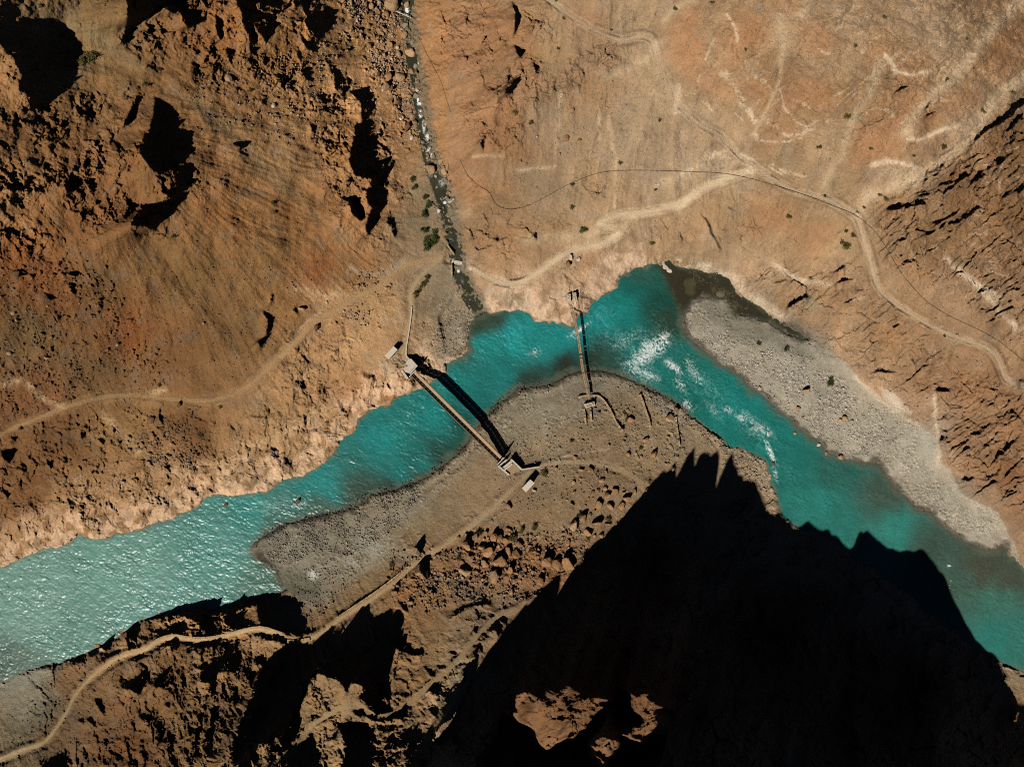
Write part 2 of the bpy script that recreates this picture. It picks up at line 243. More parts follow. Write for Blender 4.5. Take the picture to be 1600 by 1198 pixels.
# loose stones in the ground: (outline, amplitude)
SCREE = [(q4((0,0),(450,20),(900,640),(640,640),(0,760)),.5),(t1((930,300),(1640,160),(1640,640),(1500,600)),.3),(t2((-60,0),(310,0),(420,640),(250,760),(100,200)),.8),(q4((380,690),(1000,830),(900,1100),(300,1150),(150,900)),.45),(q5((60,40),(240,60),(120,330),(-60,300)),.8),(q7((1180,150),(1640,-40),(1640,220),(1300,260)),.4),(q8((-30,0),(400,-60),(200,300),(-30,400)),.4),(q8((530,100),(1100,60),(1160,140),(700,420),(200,480),(240,380)),.55),(q6((30,250),(560,380),(860,540),(1180,760),(1100,900),(780,930),(500,740),(60,380)),.35),(q5((1150,540),(1640,680),(1640,960),(1400,1040),(700,830),(760,650)),.35),(q6((0,700),(430,900),(430,1130),(280,1020)),.6)]
PATHS = [(q4((-300,920),(0,832),(60,795),(180,750),(300,700),(450,655),(600,640),(750,660),(940,675),(1050,655),(1150,610),(1220,540),(1300,460),(1380,390),(1430,320),(1500,280)) + q5((0,238),(80,190),(190,140),(260,70),(340,30),(430,15),(520,15)), 4.6),
 (q5((470,12),(400,70),(345,130),(327,190),(335,230),(328,310),(312,400),(305,470),(330,500)), 3.0),
 (q5((515,18),(600,50),(680,95),(745,125),(830,130),(900,90),(960,50),(1020,0)) + t2((1100,1155),(1220,1130),(1290,1090),(1300,1065),(1200,1052),(1200,1032),(1300,990),(1400,985),(1500,970),(1600,935)) + t3((60,910),(150,850),(260,815),(340,795)), 4.2),
 (t2((900,-60),(970,0),(1050,60),(1150,125),(1250,175),(1320,190),(1390,165),(1450,180),(1465,250),(1480,320),(1550,400),(1560,470)) + t3((40,530),(100,580),(180,620),(240,670),(290,730),(370,780),(430,830),(520,875),(600,905),(660,910),(740,950),(800,985),(830,1010),(850,1080),(870,1140),(885,1185)) + q6((900,80),(930,160),(980,200),(1030,240),(1120,295),(1200,340),(1300,380),(1400,410),(1460,445),(1490,500),(1510,570),(1560,595),(1600,605),(1800,650)), 3.4),
 (q5((830,990),(900,980),(1000,960),(1150,955),(1300,985),(1400,1050)), 2.2),
 (q5((880,1000),(850,1030),(790,1090),(700,1180)) + q8((640,50),(560,110),(480,165),(400,215),(330,260),(260,330),(150,410),(60,465),(0,500)) + q7((1500,565),(1400,605),(1330,605),(1300,575),(1220,545),(1150,550),(1050,580),(950,600),(870,595),(800,580),(720,605),(670,650),(560,670),(480,720),(400,790),(340,860),(310,930),(250,1020),(200,1080),(100,1105),(0,1150),(-200,1200)), 3.2),
 (q7((1150,1260),(1230,1180),(1320,1140),(1400,1050),(1440,990),(1520,945)) + q8((0,910),(60,900),(130,935),(180,965),(250,940),(350,870),(430,800),(560,680),(650,560),(720,490),(850,450),(930,400)), 3.2)]
PATH_LABELS = ['wide dusty track climbing across the left hillside','narrow path from the stream crossing down to the long truss bridge','pale zigzag track above the north bank','pale winding track running down the right hillside','faint footpath on the flat east of the concrete hut','pale track along the foot of the south slope','worn track up the shaded lower slope']
# sunlit ground colours (as seen) at plan points; mountain's darkened to deepen its shade
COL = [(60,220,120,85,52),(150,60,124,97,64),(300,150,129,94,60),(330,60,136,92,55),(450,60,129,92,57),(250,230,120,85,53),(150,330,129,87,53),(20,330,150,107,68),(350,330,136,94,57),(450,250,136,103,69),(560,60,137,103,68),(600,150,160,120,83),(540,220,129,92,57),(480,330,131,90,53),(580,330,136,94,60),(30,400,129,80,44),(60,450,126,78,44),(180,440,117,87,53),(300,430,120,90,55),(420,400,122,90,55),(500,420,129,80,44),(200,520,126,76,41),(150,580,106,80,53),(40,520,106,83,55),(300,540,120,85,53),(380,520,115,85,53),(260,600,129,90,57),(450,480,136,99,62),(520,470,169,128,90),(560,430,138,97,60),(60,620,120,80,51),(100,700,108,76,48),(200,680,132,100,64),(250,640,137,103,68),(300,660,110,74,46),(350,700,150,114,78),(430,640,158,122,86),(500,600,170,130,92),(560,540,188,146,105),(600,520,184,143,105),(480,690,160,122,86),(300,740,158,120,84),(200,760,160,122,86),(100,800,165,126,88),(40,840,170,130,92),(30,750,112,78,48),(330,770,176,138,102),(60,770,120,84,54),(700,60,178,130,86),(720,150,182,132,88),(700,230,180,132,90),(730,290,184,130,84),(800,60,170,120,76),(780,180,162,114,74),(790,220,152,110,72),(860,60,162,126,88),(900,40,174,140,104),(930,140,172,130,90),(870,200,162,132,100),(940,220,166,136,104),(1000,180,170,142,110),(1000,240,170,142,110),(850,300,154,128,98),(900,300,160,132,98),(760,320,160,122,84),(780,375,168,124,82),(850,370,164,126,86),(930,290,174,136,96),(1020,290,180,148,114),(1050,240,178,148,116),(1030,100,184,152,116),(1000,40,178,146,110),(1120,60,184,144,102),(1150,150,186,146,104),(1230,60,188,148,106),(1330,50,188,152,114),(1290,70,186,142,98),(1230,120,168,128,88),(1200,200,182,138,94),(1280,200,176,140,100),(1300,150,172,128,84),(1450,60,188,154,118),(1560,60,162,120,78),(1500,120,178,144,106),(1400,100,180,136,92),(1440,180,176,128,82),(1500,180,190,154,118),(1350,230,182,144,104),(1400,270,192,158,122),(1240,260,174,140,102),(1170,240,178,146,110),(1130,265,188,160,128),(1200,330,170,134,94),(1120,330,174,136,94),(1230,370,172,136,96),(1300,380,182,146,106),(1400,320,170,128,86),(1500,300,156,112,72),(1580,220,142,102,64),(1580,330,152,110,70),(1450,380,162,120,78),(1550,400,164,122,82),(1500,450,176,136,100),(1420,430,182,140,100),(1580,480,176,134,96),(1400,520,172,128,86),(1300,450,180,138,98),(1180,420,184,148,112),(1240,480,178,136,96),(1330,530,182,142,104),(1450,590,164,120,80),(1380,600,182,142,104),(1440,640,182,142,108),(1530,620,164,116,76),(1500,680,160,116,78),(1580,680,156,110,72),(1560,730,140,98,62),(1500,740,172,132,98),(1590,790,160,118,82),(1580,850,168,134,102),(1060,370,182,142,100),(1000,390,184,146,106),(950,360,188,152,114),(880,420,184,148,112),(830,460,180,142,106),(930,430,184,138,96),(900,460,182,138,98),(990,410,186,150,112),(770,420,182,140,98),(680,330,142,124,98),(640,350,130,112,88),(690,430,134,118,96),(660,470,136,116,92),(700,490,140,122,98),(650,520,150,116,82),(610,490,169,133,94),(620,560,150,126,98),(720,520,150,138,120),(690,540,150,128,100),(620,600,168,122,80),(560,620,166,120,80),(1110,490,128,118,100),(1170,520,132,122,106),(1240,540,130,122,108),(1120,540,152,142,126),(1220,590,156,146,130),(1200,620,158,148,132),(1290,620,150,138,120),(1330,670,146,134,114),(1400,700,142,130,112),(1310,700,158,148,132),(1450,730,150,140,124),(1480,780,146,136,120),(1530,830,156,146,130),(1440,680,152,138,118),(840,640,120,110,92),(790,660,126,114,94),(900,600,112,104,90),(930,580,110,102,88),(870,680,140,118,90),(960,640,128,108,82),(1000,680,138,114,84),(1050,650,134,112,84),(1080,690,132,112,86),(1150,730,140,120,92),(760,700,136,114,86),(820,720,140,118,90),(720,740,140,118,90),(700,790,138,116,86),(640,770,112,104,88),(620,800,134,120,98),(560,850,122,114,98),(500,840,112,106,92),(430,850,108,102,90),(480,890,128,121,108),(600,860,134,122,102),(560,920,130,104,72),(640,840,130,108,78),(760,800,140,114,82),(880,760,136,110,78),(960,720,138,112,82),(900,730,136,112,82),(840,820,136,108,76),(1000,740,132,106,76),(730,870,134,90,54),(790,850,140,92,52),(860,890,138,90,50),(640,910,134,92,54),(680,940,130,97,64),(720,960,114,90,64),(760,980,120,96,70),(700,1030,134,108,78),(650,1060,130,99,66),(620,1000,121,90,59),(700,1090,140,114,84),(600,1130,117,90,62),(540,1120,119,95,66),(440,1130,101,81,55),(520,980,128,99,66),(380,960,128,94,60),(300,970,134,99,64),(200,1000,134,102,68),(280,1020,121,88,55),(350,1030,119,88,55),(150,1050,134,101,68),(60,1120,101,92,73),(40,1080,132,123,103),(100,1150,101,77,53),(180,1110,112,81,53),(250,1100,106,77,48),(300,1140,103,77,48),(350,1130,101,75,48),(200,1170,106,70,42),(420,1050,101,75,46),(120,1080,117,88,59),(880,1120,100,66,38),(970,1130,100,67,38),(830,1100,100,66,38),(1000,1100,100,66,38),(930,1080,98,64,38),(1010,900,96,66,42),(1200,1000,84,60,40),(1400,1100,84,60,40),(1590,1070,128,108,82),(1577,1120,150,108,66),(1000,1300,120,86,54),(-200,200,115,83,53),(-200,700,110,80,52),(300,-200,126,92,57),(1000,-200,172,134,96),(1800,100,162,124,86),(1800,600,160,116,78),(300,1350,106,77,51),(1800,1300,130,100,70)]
GRAVEL = [(POOL_S + BAR_E[:-3] + [(1585,850),(1560,800),(1500,770),(1485,730)] + q6((1200,960),(1190,830),(1100,780),(1000,700),(900,630),(830,570),(780,500),(680,430),(600,388))),
 SB_L + q7((1600,5),(1400,45),(1250,100),(1160,170),(1200,220),(1280,290),(1285,320),(1330,360),(1420,420),(1500,380)) + [(560,905),(620,850),(655,800),(680,775),(720,745),(745,715),(765,695),(800,705),(850,690),(905,650),(918,625),(950,605),(1000,618),(1060,665)],
 [(735,498),(760,490),(735,440),(700,420),(690,470),(672,490),(680,530),(690,560),(728,548),(730,515)]]
# ------------------------------------------------------------------ relief on the coarse grid
def rbf(points, vals, X, Y, c):
    P = np.asarray(points, np.float64); v = np.asarray(vals, np.float64)
    m = v.mean(0)
    k = lambda d2: np.sqrt(d2 + c*c)
    A = k((P[:, None, 0]-P[None, :, 0])**2 + (P[:, None, 1]-P[None, :, 1])**2)
    wgt = np.linalg.solve(A - np.eye(len(P))*6.0, v - m)
    out = np.zeros(X.shape)
    for r in range(X.shape[0]):
        out[r] = k((X[r][:, None]-P[None, :, 0])**2 + (Y[r][:, None]-P[None, :, 1])**2) @ wgt
    return (out + m).astype(f4)
def shepard(points, vals, X, Y, p=3.0, s=14.0):
    P = np.asarray(points, f4); v = np.asarray(vals, f4)
    out = np.zeros(X.shape + (v.shape[1],), f4)
    for r in range(X.shape[0]):
        wgt = ((X[r][:, None]-P[None, :, 0])**2 + (Y[r][:, None]-P[None, :, 1])**2 + s*s)**(-p/2)
        out[r] = (wgt @ v) / wgt.sum(1, keepdims=True)
    return out
def up(field8):                        # 8-unit field -> coarse grid
    u = np.clip((PX-GX0)/8, 0, field8.shape[1]-1.001); v = np.clip((PY-GY0)/8, 0, field8.shape[0]-1.001)
    i = u.astype(int); j = v.astype(int); a = u-i; b = v-j
    if field8.ndim == 3: a = a[..., None]; b = b[..., None]
    return ((field8[j, i]*(1-a) + field8[j, i+1]*a)*(1-b) + (field8[j+1, i]*(1-a) + field8[j+1, i+1]*a)*b).astype(f4)
X8, Y8 = np.meshgrid((GX0+8*np.arange(GNX*GST//8+2)).astype(f4), (GY0+8*np.arange(GNY*GST//8+2)).astype(f4))
shore_pts = []
acc = 1e9
for a, b in zip(RIVER, RIVER[1:] + RIVER[:1]):
    acc += math.hypot(b[0]-a[0], b[1]-a[1])
    if acc > 55: shore_pts.append((b[0], b[1], 0.4)); acc = 0
hp = HP + shore_pts
BASE = up(rbf([p[:2] for p in hp], [p[2] for p in hp], X8, Y8, 22.0))
QX = PX + warp_a*.30 + perlin(PX/7, PY/7, 301)*1.6; QY = PY + warp_b*.30 + perlin(PX/7, PY/7, 302)*1.6
riv = inside(RIVER, QX, QY)
dR, _ = segdist(RIVER, QX, QY, 130, closed=True)
dR = np.where(riv, -dR, dR)
grav = np.clip(sum(inside(g, PX, PY).astype(f4) for g in GRAVEL), 0, 1) * (~riv)
gravs = blur(grav, 3); gravb = np.clip(blur(np.clip(sum(inside(q_, PX, PY).astype(f4) for q_ in GRAVEL), 0, 1), 10)*2, 0, 1)
nz = fbm(PX/60, PY/60, 91, 4)
bank = 0.12 + np.clip(dR, 0, 200)*(0.022*gravs + 0.45*(1-gravs)) + np.clip(dR-14, 0, 400)*0.03*gravs
bank = bank + 400*sm(60, 125, dR)
BASE = np.where(dR > 0, np.minimum(np.maximum(BASE, 0.15+.02*np.clip(dR, 0, 30)), bank), np.maximum(-1.6, -(0.03+.09*(1-gravb))*np.abs(dR)-.03))
BASE = BASE + np.where(riv, 0, nz*np.clip(BASE, 0, 25)*0.05)
# stream bed
sl_d, sl_t = segdist(smooth_line(STREAM_L), PX, PY, 60)
BASE = BASE - 0.5*(1-sm(3, 14, sl_d))
Z = BASE.copy()

# crags that throw the shadows
NR, NT = 1290, 2360
RR = (140 + 2*np.arange(NR)).astype(f4); TT = np.linspace(0.02, math.pi-0.02, NT).astype(f4)
RX = AX + RR[:, None]*np.cos(TT)[None]; RY = AY + RR[:, None]*np.sin(TT)[None]
wx = samp(warp_a, RX, RY); wy = samp(warp_b, RX, RY)
in_grid = (RX > GX0) & (RX < GX0+GST*GNX) & (RY > GY0) & (RY < GY0+GST*GNY)
sh = np.zeros(RX.shape, bool)
ux = RX + wx*.45; uy = RY + wy*.45
for p in SH: sh |= inside(p, ux, uy)
lump_x = fbm(PX/42, PY/42, 331, 2)*9 + fbm(PX/15, PY/15, 333, 2)*3; lump_y = fbm(PX/42, PY/42, 332, 2)*9 + fbm(PX/15, PY/15, 334, 2)*3
ux = RX + samp(lump_x, RX, RY); uy = RY + samp(lump_y, RX, RY)
big = inside(SH_BIG, ux, uy)
for p in LIT: big &= ~inside(p, ux, uy)
for p in LIT_HOLE: big |= inside(p, ux, uy)
sh |= big
sh &= in_grid
PB = samp(Z, RX, RY)
Prv = samp(blur(riv.astype(f4), 1), RX, RY)
st_r = np.zeros(sh.shape, f4); en_r = np.zeros(sh.shape, f4)
cur = np.zeros(NT, f4)
for i in range(NR):
    cur = np.where(sh[i] & ~(sh[i-1] if i else np.zeros(NT, bool)), RR[i]-2, cur); st_r[i] = cur
for i in range(NR-1, -1, -1):
    nxt = sh[i+1] if i < NR-1 else np.zeros(NT, bool)
    cur = np.where(sh[i] & ~nxt, RR[i]+2, cur); en_r[i] = cur
E = np.zeros(sh.shape, f4)
e = np.zeros(NT, f4); z1 = PB[0].copy()
for i in range(1, NR):
    s = sh[i]; was = sh[i-1]
    z1 = np.where(s & ~was, PB[i-1] + e, z1)
    zr = H - (H-z1)*st_r[i]/RR[i]
    q = np.clip((RR[i]-st_r[i])/np.maximum(en_r[i]-st_r[i], 1), 0, 1)
    ein = np.maximum(zr-PB[i], 0)*q**1.7*0.93*(1-Prv[i])
    zo = H - (H-z1)*st_r[i-1]/RR[i]
    eout = np.maximum(zo-PB[i], 0)
    edec = np.maximum(e - 2*S*np.minimum(0.30+0.045*e, np.where(e > 25, .6, 9)), 0)*(1-Prv[i])
    e = np.where(s, ein, np.where(was, eout, edec))
    E[i] = e
Eb = box1(box1(E, 5, 1), 4, 1)
lr = np.maximum.accumulate(np.where(sh, en_r-st_r, 0), 0)
E0 = E; E = np.maximum(box1(box1(E, 1, 1), 2, 1), E*.97)
wl = np.clip((lr-170)/80, 0, 1)
E = E*(1-wl) + np.maximum(Eb, box1(box1(E0, 3, 1), 3, 1)*1.01)*wl
rr = np.hypot(PX-AX, PY-AY); th = np.arctan2(PY-AY, PX-AX)
u = np.clip((rr-140)/2, 0, NR-1.001); v = np.clip((th-0.02)/(TT[1]-TT[0]), 0, NT-1.001)
i = u.astype(int); j = v.astype(int); a = u-i; b = v-j
EXC = (E[i, j]*(1-a) + E[i+1, j]*a)*(1-b) + (E[i, j+1]*(1-a) + E[i+1, j+1]*a)*b
EXC = np.where((th < 0.02) | (th > math.pi-.02), 0, EXC).astype(f4)
u = None; v = None
shc = (samp(np.zeros_like(PX), PX, PY)*0 + sh[np.clip(np.rint((rr-140)/2).astype(int), 0, NR-1), np.clip(np.rint((th-.02)/(TT[1]-TT[0])).astype(int), 0, NT-1)]).astype(f4)
near_sh = np.clip(np.maximum(blur(shc, 2), blur(shc, 4))*4, 0, 1)
soft_exc = blur(EXC, 5)
EXC = np.where(shc > .5, EXC, EXC*near_sh + np.minimum(soft_exc*1.1, np.maximum(EXC, soft_exc))*(1-near_sh))
EXC = np.maximum(EXC, 0)
Z = Z + EXC
bigm = blur(np.clip(mask(SH_BIG, .8), 0, 1), 2)

# rills: noise drawn out along the fall of the slope
zl = blur(Z, 5); gyl, gxl = np.gradient(zl, GST*S); sl_ = np.hypot(gxl, gyl)+1e-5
dxl = (-gxl/sl_).astype(f4); dyl = (-gyl/sl_).astype(f4)
jx0 = np.arange(GNX)[None, :].repeat(GNY, 0).astype(f4); iy0 = np.arange(GNY)[:, None].repeat(GNX, 1).astype(f4)
wn1 = hsh(jx0, iy0, 401)-.5; wn2 = blur(hsh(jx0, iy0, 402)-.5, 2)*7
LIC1 = wn1.copy(); LIC2 = wn2.copy()
for sg in (1, -1):
    xx = jx0.copy(); yy = iy0.copy()
    for st_ in range(26):
        ii = np.clip(np.rint(yy), 0, GNY-1).astype(np.int32); jj_ = np.clip(np.rint(xx), 0, GNX-1).astype(np.int32)
        xx += sg*dxl[ii, jj_]; yy += sg*dyl[ii, jj_]
        ii = np.clip(np.rint(yy), 0, GNY-1).astype(np.int32); jj_ = np.clip(np.rint(xx), 0, GNX-1).astype(np.int32)
        k_ = 1-st_/26
        LIC1 += wn1[ii, jj_]*k_; LIC2 += wn2[ii, jj_]*k_
LIC1 /= LIC1.std(); LIC2 /= LIC2.std(); LIC1 = (LIC1 + np.roll(LIC1, 1, 0)*.4 + np.roll(LIC1, 1, 1)*.4)/1.3
steep = sm(.12, .5, sl_)

# paths cut a level bench
path_z = []
zs = blur(Z, 4)
path_lines = []
for pts, hw in PATHS:
    L = smooth_line(pts, 2); path_lines.append(L)
    A = np.asarray(L); zz = samp(zs, A[:, 0], A[:, 1])
    k = np.ones(9)/9; zz = np.convolve(np.pad(zz, 4, mode='edge'), k, 'valid')
    arc = np.concatenate([[0], np.cumsum(np.hypot(*np.diff(A, axis=0).T))])
    D, t = segdist(L, PX, PY, 22)
    wgt = 1 - sm(hw+.5, hw*2+6, D)
    Z = Z*(1-wgt) + np.interp(t, arc, zz).astype(f4)*wgt

# roughness maps
KIND = {k: np.zeros(PX.shape, f4) for k in ('crag', 'swirl', 'strata', 'flute', 'gully')}
for poly, kind, amp, bl in ZONES:
    KIND[kind] = np.maximum(KIND[kind], blur(mask(poly, 2.0), bl*(2.6 if kind == 'swirl' else 1))*amp)
KIND['crag'] = np.maximum(KIND['crag'], np.clip(blur(EXC, 6)*.15, 0, 1.1))
for p in LIT[:3]: KIND['crag'] = np.maximum(KIND['crag'], blur(mask(p, .8), 3)*1.7)
SCR = np.zeros(PX.shape, f4)
for poly, amp in SCREE: SCR = np.maximum(SCR, blur(mask(poly, 2.0), 14)*amp)
SCR = np.clip(SCR*(0.45 + 1.1*sm(-.3, .5, fbm(PX/45, PY/45, 77, 4))), 0, 1)
calm = sm(0, 10, dR)*(1-.85*gravs)
flat = 1-blur(inside(T(0, 0, 1)((775,700),(845,720),(850,780),(810,800),(770,745)), PX, PY).astype(f4), 4)

# colours seen in full sun -> reflectance, using the smooth slope of the hill
def lin(c): c = np.asarray(c, f4)/255; return np.where(c <= .04045, c/12.92, ((c+.055)/1.055)**2.4).astype(f4)
wX = X8 + fbm(X8/70, Y8/70, 5, 3)*26; wY = Y8 + fbm(X8/70, Y8/70, 6, 3)*26
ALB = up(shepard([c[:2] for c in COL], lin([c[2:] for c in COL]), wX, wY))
zb = blur(BASE, 14)
gyv, gxv = np.gradient(zb, GST*S)
nl = (gxv*sun_dir.x - gyv*sun_dir.y - sun_dir.z)/np.sqrt(1+gxv**2+gyv**2)
NLF = np.clip(nl*1.46, .54, 1.5); ALB = ALB/NLF[..., None]

# ------------------------------------------------------------------ fine grid
def axis(a, b, st, lo, hi):
    core = np.arange(a, b+st*.5, st); out = [core]
    for sgn, end, lim in ((-1, core[0], lo), (1, core[-1], hi)):
        s_, p, l = st, end, []
        while (p-lim)*sgn < 0:
            s_ = min(s_*1.07, 9); p += sgn*s_; l.append(p)
        out = [np.array(l[::-1])] + out if sgn < 0 else out + [np.array(l)]
    return np.concatenate(out).astype(f4)
FST = 1.05
fx = axis(-24, 1624, FST, -400, 1990); fy = axis(-24, 1222, FST, -300, 1760)
FX, FY = np.meshgrid(fx, fy)
MX = FX*f4(S); MY = FY*f4(S)
g = lambda fld: samp(fld, FX, FY)
wa = fbm(MX/5, MY/5, 11, 4)*1.6; wb = fbm(MX/5, MY/5, 12, 4)*1.6
UX = MX+wa; UY = MY+wb
facet = 0; shade = 0; crev = 0
for k, (cell, amp) in enumerate(((9, .30), (4.2, .27), (2.0, .24), (1.0, .2))):
    f1, f2, idv, pl = worley(UX/cell, UY/cell*(1.0 if k else .8), 31+k*5)
    facet = facet + cell*amp*pl*(0.5 if k == 0 else .8)
    edge = 1-sm(0, .12, f2-f1)
    crev = crev + edge*(.5, .8, 1, 1)[k]
    shade = shade + (idv-.5)*(.25, .3, .35, .35)[k]
    facet = facet - edge*cell*.025
rg = ridged(UX/14, UY/14, 61, 5)
cr = g(KIND['crag']); sw = g(KIND['swirl']); stt = g(KIND['strata']); fl = g(KIND['flute']); gu = g(KIND['gully'])
sc = g(SCR); cl = g(calm)*g(flat)
pathd = np.full(FX.shape, 99, f4); pathi = np.zeros(FX.shape, np.int8)
for k, (L, (_, hw)) in enumerate(zip(path_lines, PATHS)):
    D, _ = segdist(L, FX, FY, 20)
    D = D/hw; q = D < pathd; pathd = np.where(q, D, pathd); pathi = np.where(q, k, pathi)
pw = pathd + fbm(MX/1.5, MY/1.5, 88, 3)*.30 + fbm(MX/9, MY/9, 89, 2)*.30 + .05
onpath = 1-sm(.55, 1.05, pw)
quiet = cl*(1-.93*(1-sm(.9, 1.9, pathd)))
off = np.maximum.reduce([-FX, FX-1600, -FY, FY-1198])
quiet = quiet*(1-.9*sm(20, 70, off))
strd = g(gravs); bgm = g(bigm)
dRf = g(dR)
z = g(Z)
patch = .25 + .95*sm(-.35, .3, fbm(MX/13, MY/13, 63, 4))
rg2 = ridged(UX/5.5, UY/5.5, 67, 5); fine_r = fbm(MX/1.1, MY/1.1, 68, 4)
cr = cr*patch
z = z + quiet*(cr*(facet*.62 + (rg-.45)*1.0 + (rg2-.5)*.7 + fine_r*.10) + sw*(facet*.24 + (ridged(UX/11, UY/7, 65, 4)-.45)*1.5 + (ridged(UX/26, UY/20, 66, 4)-.45)*2.0))
# tilted beds: gentle towards the sun, broken off on the lee side
def beds(ang, lam, wig, seed):
    ca, sa = math.cos(ang), math.sin(ang)
    al = MX*ca + MY*sa; pe = -MX*sa + MY*ca
    ph = pe/lam + fbm(al/26, pe/9, seed, 4)*wig + fbm(al/7, pe/5, seed+9, 3)*.35
    s_ = ph - np.floor(ph)
    on = sm(-.35, .3, fbm(al/22, pe/10, seed+4, 3))
    br = .12+.16*hsh(np.floor(ph), np.floor(al/11), 6)
    return np.where(s_ < br, s_/br, (1-s_)/(1-br))*on*lam*(.5+.9*hsh(np.floor(ph), np.floor(0*al), 8)), on
b1, o1 = beds(math.radians(-33), 9.0, 1.0, 71)
b2, o2 = beds(math.radians(-40), 3.6, 1.1, 74)
b3, o3 = beds(math.radians(-30), 1.6, 1.0, 79)
strz = b1*.22 + b2*.26 + b3*.20
z = z + quiet*stt*(strz*.46*(.5+.7*sm(-.3, .3, fbm(MX/20, MY/20, 81, 3))) + facet*.30 + (rg2-.5)*.45 + (rg-.45)*.8)
f_al = fbm(UX/3.4+UY/11, UY/8-UX/14, 91, 5)
shelf = np.floor(6*fbm(UX/15, UY/15, 97, 3)+.35*f_al)/6
z = z + quiet*fl*(shelf*2.2 + (rg-.45)*.9 + f_al*.8 + facet*.14)
z = z + quiet*gu*((ridged(UX/5.0, UY/16, 95, 4)-.45)*1.5 + facet*.20)
ga_ = fbm(MX/12, MY/12, 55, 5)
z = z + quiet*(.35*ga_ + .10*fbm(MX/1.8, MY/1.8, 56, 4))
lic1 = samp(LIC1, FX+wa*1.2, FY+wb*1.2); lic2 = samp(LIC2, FX+wa*2, FY+wb*2); stp = g(steep)
z = z + quiet*stp*(.08*lic1 + np.where(FX < 640, .12, .2)*lic2)*(1-.5*np.clip(stt, 0, 1))
# loose stones
for cell, amp, seed, keep in ((1.9, .55, 101, .5), (1.0, .34, 105, .6), (.62, .2, 109, .75)):
    f1, f2, idv, pl = worley(UX/cell+3.3, UY/cell, seed)
    rad = .18+.30*hsh(np.floor(idv*99991), np.floor(idv*7919), 5)
    st_ = np.where(idv < keep*(.25+sc), np.sqrt(np.clip(1-(f1/rad)**2, 0, 1))*rad, 0)
    z = z + st_*amp*cell*2.2*quiet*np.clip(sc*1.7+.10, 0, .85)
# gravel: cobbles
cob1, _, cid1, _ = worley(MX/1.25, MY/1.25, 121, False); cob2, _, cid2, _ = worley(MX/.62, MY/.62, 125, False)
stony = strd*sm(-.25, .35, fbm(MX/9, MY/9, 131, 4) + .1)*sm(-1, 3, dRf)
z = z + stony*(np.where(cid1 < .45, np.clip(.5-cob1, 0, 1), 0)*.9 + np.clip(.5-cob2, 0, 1)*.32) + strd*.06*fbm(MX/2.5, MY/2.5, 133, 3)
shoreb = sm(-9, -1, dRf)*(1-sm(2, 14, dRf))
gb_ = g(gravb)
z = np.where(dRf < 0, np.minimum(z, .12), z)
c3, _, ci3, _ = worley(MX/1.0+7, MY/1.0, 143, False)
z = z + shoreb*(1-gb_)*(.35*facet + .3*fbm(MX/1.6, MY/1.6, 142, 4))
z = z + sm(-26, -2, dRf)*(1-sm(0, 8, dRf))*gb_*(np.where(ci3 < .35, np.clip(.5-c3, 0, 1), 0)*1.1 + .14*fbm(MX/1.4, MY/1.4, 145, 4))
for u0, v0, a_, b_, h_ in ((1102, 461, 9, 4.5, .5), (1126, 459, 8, 6, .55), (1041, 421, 5, 7, .0)):
    z = np.maximum(z, (h_-.1)-((FX-u0)/a_)**2*h_-((FY-v0)/b_)**2*h_ + np.where(h_ > 0, 0, -9))
c3_, _, ci3_, _ = worley(MX/1.9+3, MY/1.9, 147, False)
z = np.where((g(sl_d) < 26), z + (1-sm(9, 24, g(sl_d)))*(.55*fbm(MX/1.5, MY/1.5, 141, 3) + np.where((ci3_ < .3), np.clip(.48-c3_, 0, 1), 0)*2.0*(FY < 400)), z)
z = np.where(dRf > 3, np.maximum(z, .1+.02*np.clip(dRf, 0, 20)), z)
ZF = z.astype(f4)
def ground(u_, v_):
    """ground height at a plan point"""
    i_ = min(max(int(np.searchsorted(fx, u_))-1, 0), len(fx)-2); j_ = min(max(int(np.searchsorted(fy, v_))-1, 0), len(fy)-2)
    a_ = (u_-fx[i_])/(fx[i_+1]-fx[i_]); b_ = (v_-fy[j_])/(fy[j_+1]-fy[j_])
    return float((ZF[j_, i_]*(1-a_)+ZF[j_, i_+1]*a_)*(1-b_) + (ZF[j_+1, i_]*(1-a_)+ZF[j_+1, i_+1]*a_)*b_)
def W(u_, v_, z_):
    """plan point at height z -> metres"""
    k_ = S*(H-z_)/H
    return Vector(((u_-CX)*k_, -(v_-CY)*k_, z_))

# ------------------------------------------------------------------ ground colours
mid_y = np.interp(FX.ravel(), [-420, 0, 300, 540, 700, 800, 1000, 1150, 1300, 1600, 2000], [1130, 970, 880, 740, 630, 560, 500, 640, 790, 960, 1400]).reshape(FX.shape)
lab_n = (FY < mid_y).astype(np.int8)
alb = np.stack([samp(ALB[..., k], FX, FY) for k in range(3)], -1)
big_n = fbm(UX/22, UY/22, 151, 5); mid_n = fbm(UX/5, UY/5, 152, 4); fin_n = fbm(MX/.9, MY/.9, 153, 3)
rocky = np.clip((cr+stt+fl*.6+sw*.5+gu*.5)*.6, 0, 1)
val = 1 + stp*(1-.6*strd)*np.where(FX < 640, .6, 1)*(.045*lic1 + .055*lic2) + .13*big_n + .12*mid_n + .09*fin_n + shade*.22*rocky 
alb = alb*val[..., None]
warm = np.clip(.55*rocky*sm(-.1, .6, mid_n+.6*big_n), 0, 1)[..., None]
alb = alb*(1-warm) + alb*np.array([1.10, .96, .80], f4)*warm
ang_ = -.75 + 1.0*fbm(MX/70, MY/70, 165, 2) + .25*fbm(MX/12, MY/12, 166, 3)
al_ = MX*np.cos(-.8)+MY*np.sin(-.8); pe_ = -MX*np.sin(-.8)+MY*np.cos(-.8)
pe_ = pe_ + 7*fbm(MX/24, MY/24, 161, 3) + .8*fbm(MX/3, MY/3, 162, 3)
streak = fbm(al_/9, pe_/1.5, 164, 4, .65)
